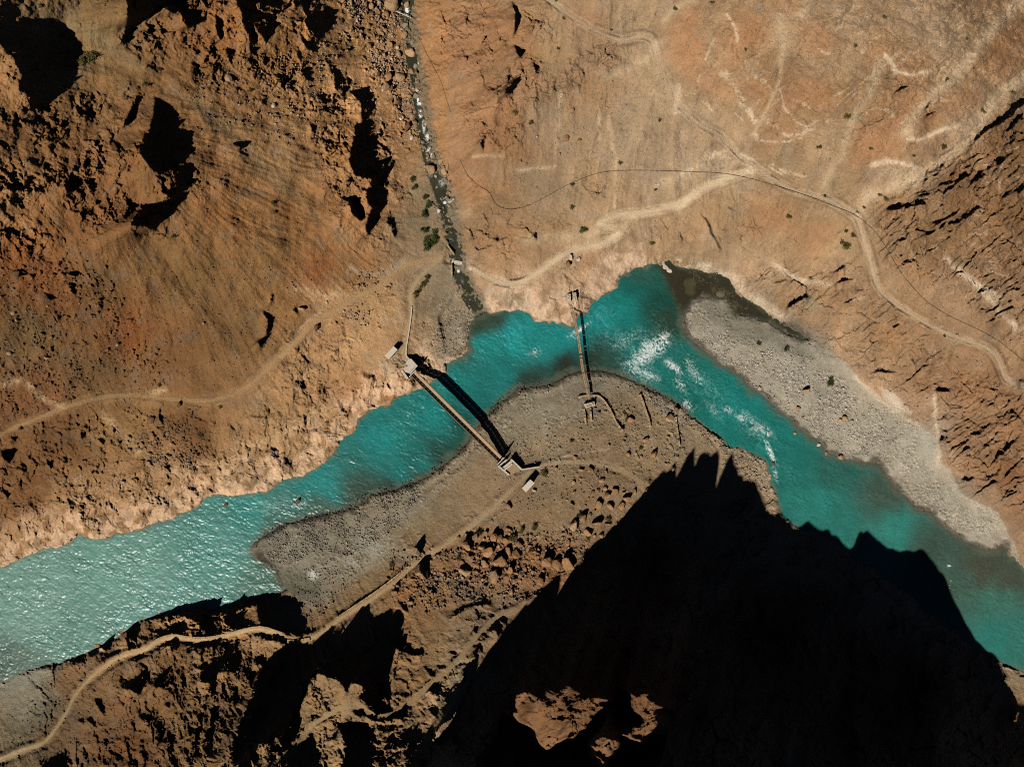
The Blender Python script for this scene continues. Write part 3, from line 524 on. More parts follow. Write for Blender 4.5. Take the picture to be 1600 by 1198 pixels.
pale = sm(.12, .7, streak)*sm(-.15, .45, fbm(MX/18, MY/18, 163, 4)+.1)*np.clip(sw*.9+fl*.5+stt*.22, 0, .85)
pale = np.clip(pale*1.15, 0, .8)[..., None]
alb = alb*(1-pale) + lin((206,176,144))*.92*pale
opat = (sm(.15, .55, fbm(MX/16+9, MY/16, 168, 4))*np.clip(sw*1.1+stt*.2, 0, .8)*.6)[..., None]
alb = alb*(1-opat) + alb*np.array([1.0, .86, .72], f4)*opat
dusty = (sm(.15, .6, fbm(UX/8, UY/8, 167, 5))*(1-rocky)*.35*(1-strd))[..., None]
alb = alb*(1-dusty) + (alb.mean(-1, keepdims=True)*np.array([1.40, 1.08, .78], f4))*dusty
speck, _, sid, _ = worley(MX/.55, MY/.55, 171, False)
sp = np.where(speck < .33, (sid-.42), 0)
alb = alb*(1 + sp*np.clip(.35+sc*1.3, 0, 1.0)*(1-onpath))[..., None]
strd = np.where(dRf > -30, g(blur(grav, 1)), strd); strd = np.clip((strd-.5+.25*mid_n)*2.2+.5, 0, 1)*(dRf > 0)
gcol = lin((137,128,111)) + (lin((162,152,136))-lin((137,128,111)))*sm(1000, 1120, FX)[..., None]
gmix = (np.clip(strd*1.3-.15, 0, 1)*np.where(FX > 1020, .8, .45)*np.where((FY < 560) & (FX < 800), .6, 1))[..., None]
alb = alb*(1-gmix) + gcol*(1+.12*big_n+.12*mid_n+.1*fin_n)[..., None]*gmix
gsp = (np.where(cob2 < .42, cid2-.45, -.18)*1.0 + np.where((cob1 < .4) & (cid1 < .45), .35*(cid1*2-.3), 0))
alb = alb*(1 + np.clip(gsp*stony*.95, -.6, .9))[..., None]
whit = (strd*sm(.25, .65, fbm(MX/6, MY/6, 175, 4))*.4*np.where(FX > 1050, 1, .5))[..., None]
alb = alb*(1-whit) + lin((178,168,152))*whit
wet = (np.clip(gb_*1.2, 0, 1)*(1-sm(2.0, 9.0, dRf + 6*fbm(MX/4, MY/4, 178, 4))))[..., None]
alb = alb*(1-.66*wet)
isN = ((lab_n == 1) & (FX < 1010)).astype(f4)
led = ((1-strd)*isN*(1-sm(14, 70+22*big_n, dRf+14*fbm(MX/7, MY/7, 181, 4)))*(dRf > 0))
led = led*sm(-.45, .15, mid_n+.5*fbm(UX/3+UY/8, UY/5-UX/9, 182, 4))
led = (led*.8)[..., None]
alb = alb*(1-led) + lin((198,164,136))*(1+.16*fin_n+.14*mid_n+.1*lic1)[..., None]*led
rim = ((1-np.clip(gb_*1.3, 0, 1))*sm(-2, 1.5, dRf)*(1-sm(1, 7, dRf+4*fbm(MX/4, MY/4, 179, 4)))*np.where(FX < 1000, .4, .3)*sm(-.2, .4, fbm(MX/9, MY/9, 180, 3)+.1))[..., None]
alb = alb*(1-rim) + lin((196,172,146))*rim
PCOL = lin([(166,132,96),(166,140,108),(204,176,142),(202,172,138),(150,128,98),(158,134,100),(128,108,80)])
pc = PCOL[pathi]/np.clip(g(NLF), .6, 1.2)[..., None]*(1+.08*fin_n+.06*mid_n)[..., None]
halo = (1-sm(.8, 2.6, pathd+.9*fbm(MX/4, MY/4, 90, 4)))*.42
pm = np.maximum(onpath*np.choose(pathi, [.85, .8, .9, .9, .5, .72, .65]), halo*np.choose(pathi, [.8, .6, 1, 1, .5, .5, .6]))[..., None]
alb = alb*(1-pm) + pc*pm
# dark silt and pale drift at the nose of the mid bar, white patches on the right bar
def spot(poly, c, k=1.0, w_=.6, soft=2, rag=0):
    A = np.asarray(poly, f4); pad = 16+soft*8
    i0, i1 = np.searchsorted(fx, [A[:, 0].min()-pad, A[:, 0].max()+pad]); j0, j1 = np.searchsorted(fy, [A[:, 1].min()-pad, A[:, 1].max()+pad])
    if i1-i0 < 2 or j1-j0 < 2: return
    w = (slice(j0, j1), slice(i0, i1))
    gi0 = max(int((A[:, 0].min()-2*pad-GX0)/GST), 0); gi1 = int((A[:, 0].max()+2*pad-GX0)/GST); gj0 = max(int((A[:, 1].min()-2*pad-GY0)/GST), 0); gj1 = int((A[:, 1].max()+2*pad-GY0)/GST)
    cw = (slice(gj0, gj1), slice(gi0, gi1)); full = np.zeros(PX.shape, f4)
    full[cw] = blur(inside(poly, PX[cw]+warp_a[cw]*w_, PY[cw]+warp_b[cw]*w_).astype(f4), soft)
    m = samp(full, FX[w], FY[w])*k
    if rag: m = m*sm(-.25, .25, streak[w]*.8+mid_n[w]*.5+fin_n[w]*.3+rag-1)
    m = m[..., None]
    alb[w] = alb[w]*(1-m) + lin(c)*m*(1+.10*mid_n[w]+.06*fin_n[w])[..., None]
VX = FX+wa*1.3+samp(warp_a, FX, FY)*.35; VY = FY+wb*1.3+samp(warp_b, FX, FY)*.35
def vein(pts, wd, c, k=.8, wisp=1.0):
    L = smooth_line(pts, 2); A = np.asarray(L); pad = wd*3+14
    i0, i1 = np.searchsorted(fx, [A[:, 0].min()-pad, A[:, 0].max()+pad]); j0, j1 = np.searchsorted(fy, [A[:, 1].min()-pad, A[:, 1].max()+pad])
    w_ = (slice(j0, j1), slice(i0, i1))
    if i1-i0 < 2 or j1-j0 < 2: return
    D, _ = segdist(L, VX[w_], VY[w_], wd*3)
    m = np.exp(-(D/wd)**2)*(D < wd*2.8)*k
    m = m*(1-wisp + wisp*sm(-.35, .3, fin_n[w_]*.5+mid_n[w_]*.7+streak[w_]*.6))
    m = m[..., None]
    alb[w_] = alb[w_]*(1-m) + lin(c)*m
tz = T(380, 740, 5.446)
spot(tz((290,860),(400,800),(520,850),(680,930),(620,1040),(520,1060),(380,960)), (104,99,85), .95)
spot(tz((540,850),(600,820),(640,870),(590,920)), (206,200,190), .95, .3, 1)
spot(tz((640,830),(740,800),(700,900)), (140,134,120), .6)
spot(tz((400,950),(520,1060),(430,1010)), (72,68,58), .8, .5, 1)
spot(tz((1050,480),(1220,430),(1260,650),(1000,800),(820,860),(760,820)), (160,152,137), .6, 1.2, 3, 1.1)
spot(tz((200,620),(420,560),(600,700),(420,760)), (148,138,120), .5, 1.2, 3, 1.1)
spot(tz((700,500),(1000,300),(1100,420),(800,640)), (140,128,106), .5, 1.2, 4, 1.1)
spot(q6((940,610),(980,630),(1070,720),(1040,725),(970,680)), (204,190,172), .85, .6, 1)
spot(q6((1090,800),(1170,800),(1200,960),(1130,910),(1000,870)), (168,160,146), .6)
spot(q6((480,480),(610,540),(620,600),(560,600)), (172,164,150), .5)
spot(q6((90,200),(240,210),(420,300),(700,420),(790,510),(650,470),(300,400),(100,260)), (118,112,98), .7, 1, 3)
spot(q6((570,180),(640,190),(670,240),(600,260),(560,230)), (146,136,108), .6)
Z1 = T(1000, 0, 3.9925)
for p in (((140,150),(330,100),(420,400),(340,520),(160,440)), ((520,200),(620,160),(620,430),(520,440)), ((1000,160),(1100,160),(1300,290),(1120,310)), ((900,500),(1160,500),(1160,700),(900,680)), ((820,660),(1000,780),(1050,800),(860,840)), ((700,880),(850,900),(760,990)), ((620,60),(780,120),(780,280),(640,300)), ((780,0),(1000,0),(880,100)), ((560,560),(760,640),(860,560),(700,470)), ((400,400),(520,500),(560,620),(360,560)), ((1380,330),(1480,220),(1580,240),(1420,380)), ((1320,900),(1600,740),(1600,960),(1380,1030))):
    spot(Z1(*p), (172,116,72), .55, 1.2, 4)
for p in (((800,120),(1000,140),(960,320),(860,330)), ((1000,350),(1300,360),(1260,560),(1180,480),(1000,450)), ((1050,820),(1260,780),(1200,1000),(1060,950)), ((380,640),(640,740),(700,830),(560,860),(400,760)), ((0,330),(80,300),(230,560),(230,680),(0,760))):
    spot(Z1(*p), (168,138,104), .6, 1.4, 4)
for p in (((1600,20),(1600,320),(1450,390),(1300,330),(1430,190)), ((1000,270),(1180,260),(1170,350),(1020,330)), ((980,400),(1090,390),(1000,480),(900,540)), ((1140,460),(1400,400),(1440,460),(1250,560),(1120,560)), ((800,600),(1060,540),(1100,600),(1000,640),(800,690)), ((780,700),(1100,660),(1180,700),(900,760),(740,780)), ((330,880),(540,940),(560,1100),(300,1080)), ((600,1000),(780,1080),(640,1190),(540,1190)), ((0,60),(90,0),(110,260),(30,330)), ((240,60),(420,60),(400,200),(270,300)), ((860,250),(980,170),(960,290),(850,340))):
    spot(t3(*p), (166,112,68), .5, 1.2, 4)
for p in (((680,500),(800,560),(830,700),(700,740),(600,660)), ((590,420),(680,360),(700,480),(600,560)), ((440,60),(760,20),(800,160),(650,320),(470,330)), ((1060,30),(1250,30),(1200,160),(1090,150))):
    spot(t2(*p), (170,112,70), .35, 1.4, 5)
PALE_ = (214,188,156); SAND_ = (182,154,120)
for p, wd in ((((540,90),(600,160),(610,260)),3), (((470,220),(430,330),(390,420),(360,500)),2.6), (((640,380),(680,440),(780,510),(830,570)),3), (((860,500),(880,600),(900,680),(1000,770),(1050,800)),2), (((520,460),(600,560),(680,680),(720,780)),6), (((620,640),(680,700),(710,760)),5), (((960,620),(1060,670)),3.6), (((550,650),(680,790)),1.5), (((1030,800),(1090,770),(1170,755)),4), (((780,740),(900,850),(980,840),(1090,800)),4), (((710,830),(740,880)),5), (((760,880),(880,900),(1000,860)),2.4), (((830,1020),(920,1090),(1040,1100)),4), (((770,1020),(890,1090)),2), (((1100,290),(1160,340),(1270,325)),2.2), (((1380,330),(1440,250),(1500,220)),3), (((1450,430),(1480,540)),4), (((340,590),(450,690)),2), (((210,700),(300,700),(360,770)),2), (((250,530),(240,620),(220,690)),5), (((650,370),(640,420)),3), (((1400,1030),(1500,1040),(1600,1010)),2.5), (((100,1150),(220,1110),(320,1050),(440,990),(480,955)),4), (((440,970),(520,960),(600,975),(690,1000)),10), (((600,1080),(700,1050),(760,1060)),6), (((300,1060),(330,1190)),2)):
    vein(Z1(*p), wd*.75, PALE_, .58, .95)
for p, wd in ((((1500,380),(1440,560),(1350,700),(1290,850),(1260,960),(1180,1080),(1150,1190)),8), (((880,420),(850,570),(780,720),(700,830)),3), (((870,100),(900,260),(880,380)),8), (((1000,100),(1060,0)),8), (((150,130),(250,40),(330,0)),6)):
    vein(Z1(*p), wd, SAND_, .75, .2)
for p, wd in ((((1600,-20),(1450,140),(1340,290),(1240,380),(1130,490),(1050,610)),10), (((1620,340),(1450,480),(1390,560),(1300,690),(1150,800),(1000,860),(890,900)),11), (((880,900),(840,960),(830,1000)),8), (((1000,860),(1120,810)),9), (((1000,330),(1080,350),(1160,340)),3), (((960,260),(1000,310),(1010,340)),4), (((1060,650),(1150,640),(1220,600),(1300,580)),4), (((900,760),(1000,740),(1100,780)),4), (((1440,520),(1400,560)),7)):
    vein(t3(*p), wd, (192,162,128) if wd > 5 else PALE_, .85, .3)
for p, wd in ((((1245,540),(1260,640),(1285,770),(1275,960)),3), (((1470,860),(1600,800)),7), (((1020,430),(1010,600)),4), (((1200,500),(1210,640)),2.5), (((620,725),(760,722)),3), (((820,790),(1000,770)),3), (((890,1110),(1000,1100),(1180,1090)),9), (((1290,1100),(1360,1000)),7), (((1480,200),(1400,300),(1250,360)),6)):
    vein(t2(*p), wd, (190,164,130), .6, .5)
for p, wd in ((((940,610),(980,630),(1040,700),(1070,722)),4), (((440,40),(560,120),(700,130)),5), (((130,60),(260,100),(330,190),(480,280)),8), (((820,560),(900,640),(1000,720),(1120,790)),4), (((1180,640),(1195,760),(1200,950)),4), (((1240,10),(1300,70),(1400,140),(1500,200)),4), (((1310,60),(1480,240),(1560,330)),5)):
    vein(q6(*p), wd, (206,182,154), .75, .5)
spot([(1049,405),(1075,404),(1112,409),(1109,426),(1090,420),(1067,419)], (190,176,148), .8, .3, 1, .9)
for p, wd in ((((20,600),(110,560),(160,640),(300,700)),5), (((480,740),(580,830),(640,900)),7), (((1100,900),(1250,850),(1400,780),(1500,700)),8), (((820,980),(1000,960),(1160,930)),6), (((1560,160),(1480,260),(1400,330)),6), (((700,640),(760,620)),6), (((1380,150),(1500,190),(1600,180)),8)):
    vein(q4(*p), wd, (190,158,122), .65, .6)
vein(q4((1300,460),(1380,390),(1430,320),(1500,280),(1600,235)), 5, (172,138,102), .6, .3)
vein(q5((0,238),(80,190),(190,140),(260,70),(340,30),(430,15),(510,18)), 6.5, (174,142,106), .65, .3)
vein(q5((470,12),(400,70),(345,130),(327,190),(335,230)), 3.6, (168,146,116), .6, .3)
vein(q5((515,18),(600,50),(680,95),(745,125),(830,130),(900,90),(960,50),(1020,0)), 4.6, (200,172,138), .8, .35)
vein(t2((1100,1155),(1220,1130),(1290,1090),(1300,1065),(1200,1052),(1200,1032),(1300,990),(1400,985),(1500,970),(1600,935)), 5.5, (206,178,144), .85, .35)
vein(t3((0,970),(60,910),(150,850),(260,815),(340,790)), 5.5, (206,180,146), .85, .35)
for p, wd in ((((60,60),(170,100),(300,30)),6), (((250,470),(290,500)),4), (((200,490),(240,540)),7), (((480,450),(590,380),(610,260)),7), (((680,150),(760,200),(880,230)),7), (((560,760),(620,800)),4), (((900,960),(1000,945),(1150,905),(1250,895)),2)):
    vein(q5(*p), wd, (172,156,132), .6, .4)
spot(t1((90,0),(150,10),(420,130),(640,270),(720,370),(640,330),(400,170),(100,50)), (124,108,82), .7, 1, 3)
spot(t1((780,400),(960,470),(1250,780),(1400,930),(1600,1090),(1600,1110),(1380,960),(1250,840),(900,500)), (126,112,84), .6, 1, 3)
spot(q7((0,850),(100,840),(200,780),(290,715),(180,725),(60,770),(0,800)), (134,130,114), .8, .6, 2)
spot(q5((1150,1170),(1100,1080),(1250,1150)), (126,84,48), .3)
spot(q8((560,720),(640,690),(600,800),(500,890),(480,840)), (164,146,116), .6, 1, 2)
lum = alb.mean(-1, keepdims=True)
kk = (np.where(FX > 700, .20, .06)*(1-strd))[..., None]
alb = alb*(1-kk) + lum*np.array([1.30, 1.0, .77], f4)*kk
alb = alb*1.04*np.array([.985, 1.012, .985], f4)
lw = ((1-sm(560, 700, FX))*(lab_n > 0))[..., None]
alb = alb*(1 + lw*(np.array([1.09, 1.06, 1.0], f4)-1))
sbed = (1-sm(9, 17, g(sl_d)+3*mid_n)) * (FY < 500)
sb_c = lin((112,104,84))*(1+.4*gsp+.2*fin_n)[..., None]
alb = alb*(1-.75*sbed[..., None]) + sb_c*.75*sbed[..., None]
grain = hsh(np.rint(FX*1.3), np.rint(FY*1.3), 191)-.5
darkfleck = sm(.42, .62, fbm(MX/1.3, MY/1.3, 192, 3))*sm(-.2, .5, fbm(MX/15, MY/15, 193, 3))
alb = alb*(1 + grain*.20*(1-.6*onpath) - .28*darkfleck*(1-onpath))[..., None]
alb = np.clip(alb, .012, .85).astype(f4)

# ------------------------------------------------------------------ node materials
def mat(name, rough=.9, spec=.15):
    m = bpy.data.materials.new(name); m.use_nodes = True
    n = m.node_tree; b = n.nodes['Principled BSDF']
    b.inputs['Roughness'].default_value = rough; b.inputs['Specular IOR Level'].default_value = spec
    return m, n, b
def node(n, t, **kw):
    x = n.nodes.new(t)
    for k, v_ in kw.items(): setattr(x, k, v_)
    return x
def noise_node(n, scale, detail=4, rough=.6, pos=None):
    x = node(n, 'ShaderNodeTexNoise'); x.inputs['Scale'].default_value = scale; x.inputs['Detail'].default_value = detail; x.inputs['Roughness'].default_value = rough
    if pos: n.links.new(pos, x.inputs['Vector'])
    return x
def ramp_map(n, src, lo, hi, a=.3, b=.7):
    x = node(n, 'ShaderNodeMapRange'); n.links.new(src, x.inputs[0])
    x.inputs[1].default_value = a; x.inputs[2].default_value = b; x.inputs[3].default_value = lo; x.inputs[4].default_value = hi
    return x.outputs[0]
def times(n, col, fac):
    x = node(n, 'ShaderNodeVectorMath', operation='MULTIPLY')
    n.links.new(col, x.inputs[0]); n.links.new(fac, x.inputs[1]); return x.outputs[0]
def ground_mat(name):
    m, n, b = mat(name, .95, .08)
    pos = node(n, 'ShaderNodeNewGeometry').outputs['Position']
    at = node(n, 'ShaderNodeAttribute', attribute_name='Col')
    c = times(n, at.outputs['Color'], ramp_map(n, noise_node(n, 2.6, 5, .65, pos).outputs[0], .80, 1.20))
    c = times(n, c, ramp_map(n, noise_node(n, .22, 3, .5, pos).outputs[0], .93, 1.07))
    n.links.new(c, b.inputs['Base Color'])
    bp = node(n, 'ShaderNodeBump'); bp.inputs['Strength'].default_value = .9; bp.inputs['Distance'].default_value = .45
    n.links.new(noise_node(n, 2.3, 7, .7, pos).outputs[0], bp.inputs['Height']); n.links.new(bp.outputs[0], b.inputs['Normal'])
    return m
GROUND = ground_mat('stony_ground')

def grid_object(name, vmask_face, zz, cols, material, extra=None):
    smooth = extra is not None
    """one object from the cells of the fine grid picked by vmask_face (ny-1, nx-1)"""
    jj, ii = np.nonzero(vmask_face)
    nx = len(fx)
    q = np.stack([jj*nx+ii, (jj+1)*nx+ii, (jj+1)*nx+ii+1, jj*nx+ii+1], 1)
    used, inv = np.unique(q.ravel(), return_inverse=True)
    zf = zz.ravel()[used] if not np.isscalar(zz) else np.full(len(used), zz, f4)
    k_ = S*(H-zf)/H
    co = np.stack([(FX.ravel()[used]-CX)*k_, -(FY.ravel()[used]-CY)*k_, zf], 1).astype(f4)
    me = bpy.data.meshes.new(name)
    me.vertices.add(len(used)); me.vertices.foreach_set('co', co.ravel())
    me.loops.add(q.size); me.loops.foreach_set('vertex_index', inv.astype(np.int32))
    me.polygons.add(len(q)); me.polygons.foreach_set('loop_start', np.arange(0, q.size, 4, dtype=np.int32))
    me.update(calc_edges=True)
    a_ = me.color_attributes.new('Col', 'FLOAT_COLOR', 'POINT')
    cc = np.ones((len(used), 4), f4); cc[:, :3] = cols.reshape(-1, 3)[used]
    a_.data.foreach_set('color', cc.ravel())
    for nm, fld in (extra or {}).items():
        e_ = me.attributes.new(nm, 'FLOAT', 'POINT'); e_.data.foreach_set('value', fld.ravel()[used].astype(f4))
    me.materials.append(material)
    if smooth: me.polygons.foreach_set('use_smooth', np.ones(len(q), bool))
    o = bpy.data.objects.new(name, me); C.objects.link(o)
    return o
def face(v_): return v_[:-1, :-1]
lab = np.zeros(FX.shape, np.int16)               # 0 left hillside 1 right hillside 2 south slope 3 mountain 4.. bars, stream bed, paths
cs = np.interp(FY.ravel(), [-320, 0, 210, 392, 484], [640, 645, 672, 722, 762]).reshape(FX.shape)
lab[(FX > cs)] = 1
mid_y = np.interp(FX.ravel(), [-420, 0, 300, 540, 700, 800, 1000, 1150, 1300, 1600, 2000], [1130, 970, 880, 740, 630, 560, 500, 640, 790, 960, 1400]).reshape(FX.shape)
lab[(FY > mid_y)] = 2
lab[(bgm > .5) & (FY > mid_y)] = 3
for k, gpoly in enumerate(GRAVEL):
    lab[inside(gpoly, FX, FY) & (bgm < .5)] = 4+k
lab[(g(sl_d) < 15+3*mid_n) & (FY < 500)] = 7
lab[dRf < 0] = 8
for k in range(len(PATHS)):
    lab[(pathi == k) & (pw < .95) & (bgm < .5)] = 10+k
def setp(o, label, cat, kind=None, group=None):
    o['label'] = label; o['category'] = cat
    if kind: o['kind'] = kind
    if group: o['group'] = group
    return o
fl_ = face(lab)
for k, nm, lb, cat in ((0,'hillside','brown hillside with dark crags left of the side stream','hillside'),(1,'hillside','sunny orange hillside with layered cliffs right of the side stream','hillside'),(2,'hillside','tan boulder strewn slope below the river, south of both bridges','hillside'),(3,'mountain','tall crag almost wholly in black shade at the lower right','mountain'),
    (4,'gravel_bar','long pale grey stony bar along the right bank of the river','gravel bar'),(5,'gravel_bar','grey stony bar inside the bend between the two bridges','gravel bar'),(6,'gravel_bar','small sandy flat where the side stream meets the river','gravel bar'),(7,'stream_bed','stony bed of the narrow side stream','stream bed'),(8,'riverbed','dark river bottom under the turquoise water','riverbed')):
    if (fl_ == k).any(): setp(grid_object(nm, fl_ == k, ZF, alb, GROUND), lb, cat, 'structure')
for k, lb in enumerate(PATH_LABELS):
    if (fl_ == 10+k).any(): setp(grid_object('path', fl_ == 10+k, ZF, alb, GROUND), lb, 'path', 'structure')

# ------------------------------------------------------------------ water
RC = [(50,950,108,148,138),(200,900,100,146,136),(350,870,80,138,130),(400,800,50,128,122),(250,960,92,142,134),(120,1000,88,132,122),(500,760,20,125,122),(600,690,14,124,122),(620,640,25,114,110),(680,650,14,120,118),(720,600,14,118,115),(760,540,18,128,125),(800,530,12,136,136),(850,540,16,126,124),(790,580,18,110,108),(730,620,14,104,100),(880,530,14,126,126),(940,500,12,126,126),(970,480,10,116,112),(990,450,14,92,86),(1000,430,40,84,74),(1030,470,22,72,64),(1050,500,38,62,52),(1000,560,26,110,106),(1040,580,18,106,100),(950,562,38,74,66),(1100,600,14,112,106),(1080,560,24,100,92),(1150,640,14,116,112),(1200,690,20,114,108),(1240,720,25,104,98),(1300,740,40,94,86),(1280,780,34,118,110),(1400,830,44,124,114),(1380,770,62,82,72),(1460,850,58,80,70),(1530,890,70,74,62),(1570,900,68,76,64),(1500,905,62,90,78),(1550,940,58,108,96),(1590,1000,48,112,102),(1560,1000,40,114,106),(880,572,40,46,38),(930,566,38,54,46),(830,600,42,58,50),(720,660,22,76,70),(692,718,34,64,56),(705,706,30,72,64),(652,754,38,58,50),(612,766,46,58,49),(660,725,18,104,100),(625,735,18,112,108),(560,778,54,72,62),(500,802,60,92,82),(430,818,64,108,100),(415,900,70,110,98),(20,1050,80,104,92),(-200,1050,60,120,110),(1700,1100,48,112,102),(1300,830,36,112,104),(1080,620,16,96,90),(1180,680,18,104,98),(740,510,46,62,48),(720,550,30,96,90),(760,490,52,66,52)]  # river colours at plan points; left end paler, sun glare mixed into the colour
wx8 = X8 + fbm(X8/40, Y8/40, 205, 3)*10; wy8 = Y8 + fbm(X8/40, Y8/40, 206, 3)*10
RCOL = up(shepard([c[:2] for c in RC], lin([c[2:] for c in RC])/.98, wx8, wy8, 3.4, 6.0))
rc = np.stack([samp(RCOL[..., k], FX, FY) for k in range(3)], -1)
tur = fbm(UX/6, UY/6, 211, 5); fine_t = fbm(MX/1.2, MY/1.2, 213, 3)
rc = rc*np.array([.85, 1.0, .98], f4)
rc = rc*.93 + rc.mean(-1, keepdims=True)*.06
rc = rc*(1 + .14*tur + .10*fine_t)[..., None]
edgew = (1-sm(-1, 6+15*g(blur(gravb, 4)), -dRf + 7*fbm(MX/5, MY/5, 215, 5)))[..., None]
gedge = g(blur(gravs, 4))[..., None]
shal = lin((62,58,45))*gedge + lin((92,100,84))*(1-gedge)
rc = rc*np.array([1.12, .95, .93], f4)
rc = rc*(1-.8*edgew) + shal*(1+.25*gsp)[..., None]*.8*edgew
# broken water: blobs (u, v, length, width, turn, strength)
FO = [(1008,552,40,20,-42,1.1),(1030,540,26,16,-50,1.15),(1000,580,40,16,25,.8),(1062,600,20,10,50,.8),(1090,590,22,10,60,.75),(1115,640,26,12,45,.6),(1175,662,40,14,45,.7),(980,530,40,16,-20,.55),(1038,528,16,10,-60,1.1),(1053,573,22,9,35,1.0),(1020,588,18,8,20,.85),(984,566,14,10,-50,.8),(1075,632,18,9,30,.9),(1005,560,26,16,-30,.9),(960,530,60,30,20,.34),(1040,520,50,22,50,.36),(1080,575,26,14,70,.7),(1138,640,12,7,30,.85),(1160,655,20,8,40,.75),(1195,672,20,9,40,.9),(1203,705,26,5,65,1.15),(1211,741,14,5,75,.85),(906,515,22,5,-35,1.2),(896,524,14,6,30,.8),(835,550,14,7,-10,.7),(1100,600,70,26,42,.42),(1170,665,60,20,45,.45),(940,490,50,24,0,.30),(800,520,50,30,10,.22),(1230,740,40,18,50,.25),(466,790,26,7,0,.75),(430,790,50,14,-10,.45),(640,660,60,24,-38,.22),(350,787,16,5,0,.6),(1483,884,4,2,0,1.3),(1020,480,30,20,0,.22),(740,560,40,20,-30,.25),(690,600,40,18,-40,.32)]
foam = np.zeros(FX.shape, f4)
for u0, v0, a_, b_, an, st_ in FO:
    c_, s_ = math.cos(math.radians(an)), math.sin(math.radians(an))
    m = (np.abs(FX-u0) < 3*max(a_, b_)) & (np.abs(FY-v0) < 3*max(a_, b_))
    X_ = (FX[m]-u0)*c_ + (FY[m]-v0)*s_; Y_ = -(FX[m]-u0)*s_ + (FY[m]-v0)*c_
    foam[m] = np.maximum(foam[m], st_*np.exp(-(X_/a_)**2-(Y_/b_)**2))
curl = 1-np.abs(fbm(UX/2.6+wa*.8, UY/2.6+wb*.8, 221, 4))*2.2
lace = 1-np.abs(fbm(UX/.9+wa*.7, UY/.9+wb*.7, 223, 4))*2.4
rc = rc*(1+np.clip(foam, 0, .8)*.5*np.clip(curl, -.5, 1))[..., None]
foamv = .9*np.clip(sm(.55, 1.12, foam*.62 + curl*.38 + lace*.22 + .08*fine_t)*sm(.06, .3, foam), 0, 1)*np.clip(.35+foam*.7, 0, 1)
rough_w = np.clip(.6 + foam*1.2 + .35*(1-sm(300, 620, FX)), 0, 1.5)*sm(0, 6, -dRf)
stream_dark = lin((50,50,36))
def water_mat():
    m, n, b = mat('turbid_water', .16, .5)
    b.inputs['IOR'].default_value = 1.33
    pos = node(n, 'ShaderNodeNewGeometry').outputs['Position']
    at = node(n, 'ShaderNodeAttribute', attribute_name='Col'); fo = node(n, 'ShaderNodeAttribute', attribute_name='foam'); rg_ = node(n, 'ShaderNodeAttribute', attribute_name='chop')
    c = times(n, at.outputs['Color'], ramp_map(n, noise_node(n, 1.1, 5, .6, pos).outputs[0], .85, 1.15))
    mx = node(n, 'ShaderNodeMixRGB'); mx.inputs[2].default_value = (.72, .76, .74, 1)
    n.links.new(fo.outputs['Fac'], mx.inputs[0]); n.links.new(c, mx.inputs[1]); n.links.new(mx.outputs[0], b.inputs['Base Color'])
    mr = node(n, 'ShaderNodeMapRange'); n.links.new(fo.outputs['Fac'], mr.inputs[0]); mr.inputs[3].default_value = .31; mr.inputs[4].default_value = .8
    n.links.new(mr.outputs[0], b.inputs['Roughness'])
    bp = node(n, 'ShaderNodeBump'); bp.inputs['Strength'].default_value = .35; bp.inputs['Distance'].default_value = .12
    n.links.new(noise_node(n, 2.4, 3, .5, pos).outputs[0], bp.inputs['Height']); n.links.new(bp.outputs[0], b.inputs['Normal'])
    return m
WATER = water_mat()
inpool = inside(POOL, FX, FY)
pool_pat = np.abs(fbm(UX/7, UY/4, 231, 3)); pool_c = lin((50,47,35))*(1+.15*tur)[..., None]
pm_ = (sm(.05, .0, np.abs(pool_pat-.12))*.6*sm(0, .25, fbm(MX/10, MY/10, 233, 2)+.1))[..., None]
pool_c = pool_c*(1-pm_) + lin((104,100,72))*pm_
pm_ = (sm(.2, .5, fbm(MX/9+4, MY/9, 235, 3))*.5)[..., None]
pool_c = pool_c*(1-pm_) + lin((84,80,52))*pm_
pmask = samp(blur(inside(POOL, PX, PY).astype(f4), 1.5), FX, FY)
near = face(dRf < 14) & (face(samp(riv.astype(f4), FX, FY)) >= 0)
near &= face(np.minimum.reduce([dRf]) < 12)
ca_, sa_ = math.cos(math.radians(25)), math.sin(math.radians(25))
wu = MX*ca_ + MY*sa_; wv = -MX*sa_ + MY*ca_
wu = wu + .5*fbm(MX/3, MY/3, 241, 2); wv = wv + .5*fbm(MX/3, MY/3, 242, 2)
wave = (.14*perlin(wu/1.25, wv/.8, 243) + .085*perlin(wu/.72+3, wv/.55, 244) + .17*perlin(wu/4.0, wv/2.4, 245))
gust = .55 + .6*sm(-.4, .5, fbm(MX/14, MY/14, 246, 3))
wz = (wave*gust*np.clip(rough_w, .12, 1.3)).astype(f4)
pf = face(inpool)
sw_ = np.abs(np.sin(7*fbm(UX/9+wa*.4, UY/6+wb*.4, 231, 4)))
pm_ = ((1-sm(.03, .2, sw_))*.55*sm(-.1, .3, fbm(MX/10, MY/10, 233, 2)))[..., None]
pool_c = pool_c*(1-pm_) + lin((112,106,78))*pm_
pk = np.clip(pmask*1.25-.1, 0, 1)[..., None]
rc = rc*(1-pk) + pool_c*pk; pool_c = rc; wz = wz*(1-.93*pk[..., 0])
setp(grid_object('river', near & ~pf, wz, rc, WATER, {'foam': foamv, 'chop': rough_w}), 'turquoise glacial river winding between stony banks', 'river', 'structure')
setp(grid_object('pool', near & pf, wz, pool_c, WATER, {'foam': foamv*0, 'chop': rough_w*0}), 'still dark olive pool cut off behind the right gravel bar', 'pool', 'structure')
